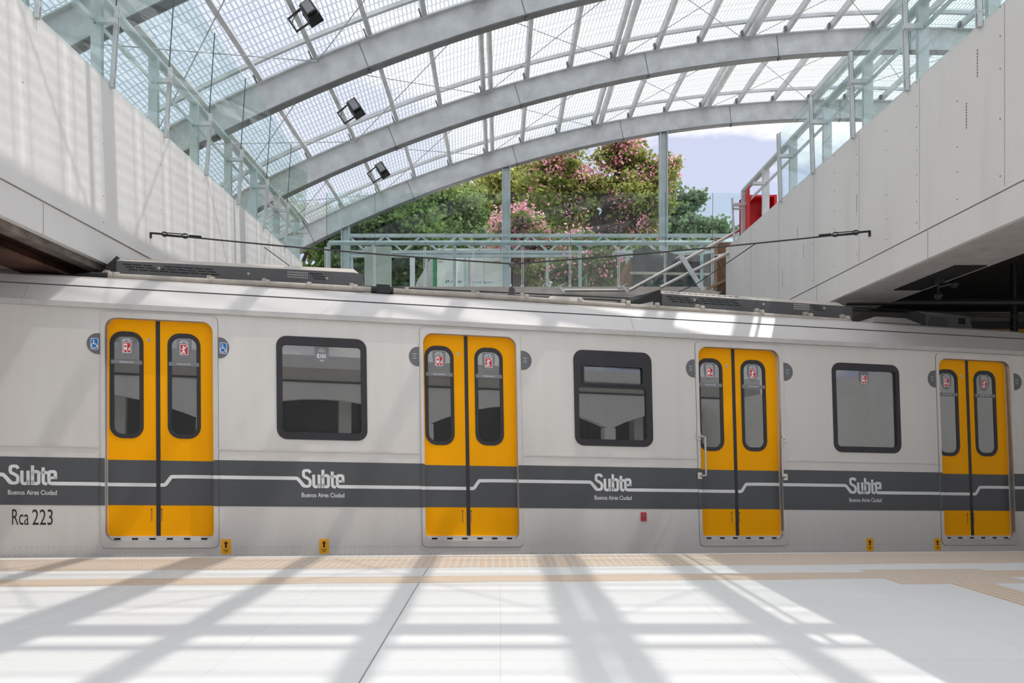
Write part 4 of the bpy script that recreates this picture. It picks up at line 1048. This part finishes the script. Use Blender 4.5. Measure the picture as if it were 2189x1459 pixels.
# timber formwork at the end of the right wall
o2 = empty('timber_formwork', at(1545, 615, 13.9)); tag(o2, 'brown plywood formwork with battens at the end of the right wall', 'formwork')
yf = 14.0
mb = MB(); a, b = at(1532, 622, yf), at(1572, 518, yf); mb.box(a.x, b.x, yf, yf + .03, a.z, b.z); mb.build('plywood', 'ply', o2)
mb = MB(); mb.bar(at(1529, 620, yf - .03), at(1531, 508, yf - .03), .06, .05, (0, 1, 0)); mb.build('batten', 'wood', o2)
mb = MB(); mb.bar(at(1512, 617, yf - .05), at(1556, 596, yf - .05), .05, .05, (0, 1, 0)); mb.bar(at(1531, 548, yf - .05), at(1556, 600, yf - .05), .012, .03, (0, 1, 0)); mb.build('brace', 'wood', o2)
mb = MB(); mb.bar(at(1526, 546, yf - .07), at(1560, 540, yf - .07), .02, .02); mb.ball(at(1537, 547, yf - .07), .03); lab(mb.build('rope_tie', 'bwhite', o2), 'white rope knot')
# loose handrail tubes with brackets
def tube_thing(p, q, Y, lbl, br):
    o = empty('handrail_tube', at(*p, Y)); tag(o, lbl, 'tube', 'loose handrail tubes')
    m = MB(); m.tube([at(*p, Y), at(*q, Y)], .032, 10); m.build('tube', 'chrome', o, smooth=True)
    for (bx, by, dx, dy) in br:
        m = MB(); c = at(bx, by, Y - .03); e = at(bx + dx, by + dy, Y - .03); m.bar(c, e, .05, .03, (0, 1, 0)); m.bar(c + Vector((-.09, 0, -.05)), c + Vector((.09, 0, .05)), .02, .04, (0, 1, 0)); m.build('bracket', 'steel_l', o)
tube_thing((1345, 620), (1590, 487), 13.2, 'upper loose steel handrail tube sloping up to the right wall', [(1582, 480, 6, 20)])
tube_thing((1412, 614), (1562, 538), 13.3, 'lower loose steel handrail tube sloping up to the formwork', [])
tube_thing((1205, 620), (1338, 620), 14.70, 'short horizontal steel handrail tube lying before the concrete beam', [(1196, 612, 10, 12), (1331, 611, 10, 12)])
mb = MB(); mb.bar(at(1456, 547, 13.17), at(1503, 620, 13.17), .09, .03, (0, 1, 0)); mb.bar(at(1444, 552, 13.0), at(1464, 541, 13.0), .02, .05, (0, 1, 0))
tag(mb.build('steel_strut', 'steel_l', origin=tuple(at(1503, 620, 13.0))), 'flat steel strut leaning diagonally across the handrail tubes', 'strut')
mb = MB(); mb.bar(at(1565, 423, 12.7), at(1570, 518, 12.7), .03, .03, (0, 1, 0)); mb.bar(at(1566, 446, 12.7), at(1592, 446, 12.7), .03, .03, (0, 1, 0))
tag(mb.build('clamp_post', 'steel_l', origin=tuple(at(1570, 518, 12.7))), 'thin steel post left of the end of the right guard rail', 'post')
# far building
yb = 48.0; o2 = empty('far_building', at(1150, 610, yb)); tag(o2, 'white building with teal windows seen under the trees', 'building')
mb = MB(); a, b = at(1100, 640, yb), at(1240, 568, yb); mb.box(a.x, b.x, yb, yb + 8, ZS - .2, b.z); mb.build('wall', 'bwhite', o2)
for px0, px1, mt in ((1112, 1128, 'bwin'), (1132, 1150, 'bwin'), (1153, 1165, 'teal'), (1170, 1200, 'bwin')):
    mb = MB(); a, b = at(px0, 598, yb), at(px1, 572, yb); mb.box(a.x, b.x, yb - .06, yb, a.z, b.z); mb.build('window', mt, o2)
yb = 60.0; o2 = empty('far_building', at(1180, 450, yb)); tag(o2, 'grey apartment block glimpsed high behind the pink tree', 'building')
mb = MB(); a, b = at(1120, 640, yb), at(1245, 425, yb); mb.box(a.x, b.x, yb, yb + 8, ZS - .2, b.z); mb.build('wall', 'bwhite', o2)
for r_ in range(5):
    for c_ in range(4):
        mb = MB(); a = at(1130 + c_ * 28, 450 + r_ * 36, yb); mb.box(a.x, a.x + .5, yb - .05, yb, a.z - .8, a.z); mb.build('window', 'bwin', o2)

# ------------------------------------------------------------------ trees
def leaf_mesh(blobs, count, size, rnd, droop=0.0):
    mb = MB(); tot = sum(b[3] ** 2 for b in blobs)
    for b in blobs:
        cx, cy, cz, r, sq = b[:5]; c0 = Vector((cx, cy, cz))
        n = int(count * r * r / tot); nt = max(14, int(26 * (r / 1.0)))
        for _ in range(nt):                                   # tufts at the twig ends, with gaps between them
            d = Vector((rnd.gauss(0, 1), rnd.gauss(0, 1), rnd.gauss(0, 1))).normalized()
            rr = r * rnd.uniform(.35, 1.12) ** .8
            c = c0 + Vector((d.x * rr, d.y * rr, d.z * rr * sq)); ts = r * rnd.uniform(.14, .30)
            for _k in range(n // nt):
                p = c + Vector((rnd.gauss(0, ts), rnd.gauss(0, ts), rnd.gauss(0, ts * .55) - droop * ts * rnd.random()))
                sz = size * rnd.uniform(.5, 1.3)
                u = Vector((rnd.gauss(0, 1), rnd.gauss(0, 1), rnd.gauss(0, .7) - droop)).normalized()
                w = u.cross(Vector((rnd.gauss(0, 1), rnd.gauss(0, 1), rnd.gauss(0, 1)))).normalized() * sz * .36
                u *= sz; o = len(mb.v)
                mb.v += [p - u * .5, p + w - u * .05, p + u * .5, p - w - u * .05]; mb.f.append([o, o + 1, o + 2, o + 3]); mb.mi.append(0)
    return mb
def tree(name, label, base, blobs, leafmat, count, size, seed, trunk=0.28, blossom=0, droop=0.0, group='trees beyond the far end', bl_bias=None, trunk_pts=None):
    rnd = random.Random(seed); root = empty(name, base); tag(root, label, 'tree', group)
    base = Vector(base); tk = MB()
    top = Vector((sum(b[0] for b in blobs) / len(blobs), sum(b[1] for b in blobs) / len(blobs), sum(b[2] for b in blobs) / len(blobs)))
    fork = base.lerp(top, 0.55) if trunk_pts is None else Vector(trunk_pts)
    tk.tube([base - Vector((0, 0, .2)), base.lerp(fork, .5) + Vector((rnd.uniform(-.1, .1), 0, 0)), fork], [trunk, trunk * .85, trunk * .7], 8)
    for b in blobs:
        e = Vector(b[:3]); m = fork.lerp(e, .5) + Vector((rnd.uniform(-.3, .3), rnd.uniform(-.3, .3), rnd.uniform(-.1, .35)))
        tk.tube([fork, m, e, e + Vector((rnd.uniform(-.3, .3), 0, b[3] * .5))], [trunk * .5, trunk * .33, trunk * .18, trunk * .06], 6)
        for _ in range(3):
            q = e + Vector((rnd.uniform(-1, 1), rnd.uniform(-1, 1), rnd.uniform(-.5, .8))) * b[3] * .7
            tk.tube([m.lerp(e, .6), q], [trunk * .16, trunk * .05], 5)
    tk.build('trunk', 'bark', root, smooth=True)
    fo = leaf_mesh(blobs, count, size, rnd, droop=droop).build('foliage', leafmat, root, fix=False)
    if blossom:
        mb = MB()
        for b in blobs:
            cx, cy, cz, r = b[:4]; sq = b[4] if len(b) > 4 else .8
            cl = int(blossom * r * r / sum(q[3] ** 2 for q in blobs) * (b[5] if len(b) > 5 else 1) / 14)
            for _ in range(cl):
                d = Vector((rnd.gauss(0, 1), rnd.gauss(0, 1) - .5, rnd.gauss(0, 1) + .35)).normalized()
                c = Vector((cx, cy, cz)) + Vector((d.x, d.y, d.z * sq)) * r * rnd.uniform(.75, 1.05)
                for _k in range(14):
                    p = c + Vector((rnd.gauss(0, .2), rnd.gauss(0, .2), rnd.gauss(0, .15))); s = rnd.uniform(.07, .15)
                    u = Vector((rnd.gauss(0, 1), rnd.gauss(0, 1), rnd.gauss(0, 1))).normalized(); w = u.orthogonal().normalized() * s * .5; u *= s
                    o = len(mb.v); mb.v += [p - u * .5, p + w, p + u * .5, p - w]; mb.f.append([o, o + 1, o + 2, o + 3]); mb.mi.append(0)
        lab(mb.build('blossom', 'pink', root, fix=False), 'pink blossom')
    return root
def B(px, py, Y, rpx, sq=.85, bl=1.0):
    p = at(px, py, Y); return (p.x, p.y, p.z, rpx * Y / F, sq, bl)
Yk = 29.0
tree('silk_floss_tree', 'large tree covered in pink blossom beyond the far glass', (at(1290, 600, Yk).x, Yk, ZS),
     [B(1330, 335, Yk, 48, .9, 1.6), B(1405, 372, Yk, 42, .8, 1.5), B(1190, 362, Yk, 55, .75, 1.3), B(1255, 405, Yk, 52, .7, 1.3), B(1345, 420, Yk, 62, .7, .7), B(1165, 420, Yk, 55, .7, .5), B(1225, 455, Yk, 48, .8, .7), B(1350, 480, Yk, 50, .9, 1.0), B(1395, 430, Yk, 40, .8, .4)],
     'leaf_o', 26000, .19, 11, .62, 5200, trunk_pts=tuple(at(1285, 505, Yk)))
Yk = 26.0
tree('dark_leafy_tree', 'dense dark green leafy tree at the left behind the far arch', (at(880, 610, Yk).x, Yk, ZS),
     [B(760, 520, Yk, 75, .8), B(850, 470, Yk, 75, .8), B(880, 540, Yk, 80, .8), B(720, 580, Yk, 60), B(800, 590, Yk, 70), B(900, 600, Yk, 60)], 'leaf_d', 24000, .22, 21, .3)
Yk = 25.0
tree('bright_leafy_tree', 'sunlit mid green tree left of the yellowish tree', (at(965, 610, Yk + 7).x, Yk + 7, ZS),
     [B(960, 440, Yk + 7, 62, .8), B(985, 490, Yk + 7, 58, .9), B(920, 425, Yk + 7, 45, .8), B(1000, 540, Yk + 8, 55), B(930, 490, Yk + 7, 50, .8)], 'leaf_m', 17000, .22, 31, .28, droop=.3)
Yk = 36.0
tree('yellowish_tree', 'pale yellow green tree behind the pink tree', (at(1090, 610, Yk).x, Yk, ZS),
     [B(1060, 400, Yk, 60, .9), B(1115, 380, Yk, 52, .9), B(1100, 450, Yk, 70, .9), B(1040, 470, Yk, 50, .9), B(1180, 430, Yk, 60, .9), B(1120, 520, Yk, 60, .8), B(1190, 500, Yk, 55)], 'leaf_y', 21000, .26, 41, .36, droop=.7)
Yk = 24.0
tree('young_pink_tree', 'smaller pink flowered tree left of the middle post', (at(1120, 610, Yk).x, Yk, ZS),
     [B(1105, 480, Yk, 42, .9, 1.5), B(1135, 520, Yk, 45, .9, 1.0), B(1090, 540, Yk, 38, .9, 1), B(1150, 585, Yk, 34, .9, .3)], 'leaf_o', 9000, .17, 51, .14, 2000)
tree('young_pink_tree', 'low pink flowered shrub tree right of the middle post', (at(1215, 612, 22.5).x, 22.5, ZS),
     [B(1210, 590, 22.5, 34, .9, 1), B(1265, 555, 22.5, 40, .9, .9), B(1300, 590, 22.5, 36, .9, .9), B(1235, 520, 24, 36, .9, .9), B(1310, 540, 24, 30, .9, .5)], 'leaf_m', 9000, .15, 61, .14, 1100)
Yk = 34.0
tree('feathery_tree', 'airy feathery green tree at the right against the clouds', (at(1440, 610, Yk).x, Yk, ZS),
     [B(1430, 445, Yk, 52, .7), B(1475, 430, Yk, 32, .7), B(1480, 500, Yk, 55, .55), B(1525, 495, Yk, 34, .6), B(1410, 520, Yk, 55, .8), B(1500, 545, Yk, 45, .6), B(1390, 470, Yk, 45, .7)], 'leaf_f', 12000, .24, 71, .3)
for (nm, lb, pxs, Y, mt, sd_) in (('background_tree', 'dark background tree seen through the roof at the far left', (620, 480), 30.0, 'leaf_d', 81), ('background_tree', 'dark background tree filling the gap below the pink crown', (1330, 575), 40.0, 'leaf_d', 82), ('background_tree', 'dark background tree behind the white container', (1000, 560), 42.0, 'leaf_d', 83)):
    px, py = pxs
    tree(nm, lb, (at(px, 610, Y).x, Y, ZS), [B(px, py, Y, 70), B(px - 60, py + 20, Y, 60), B(px + 70, py + 15, Y, 60)], mt, 8000, .30, sd_, .25)
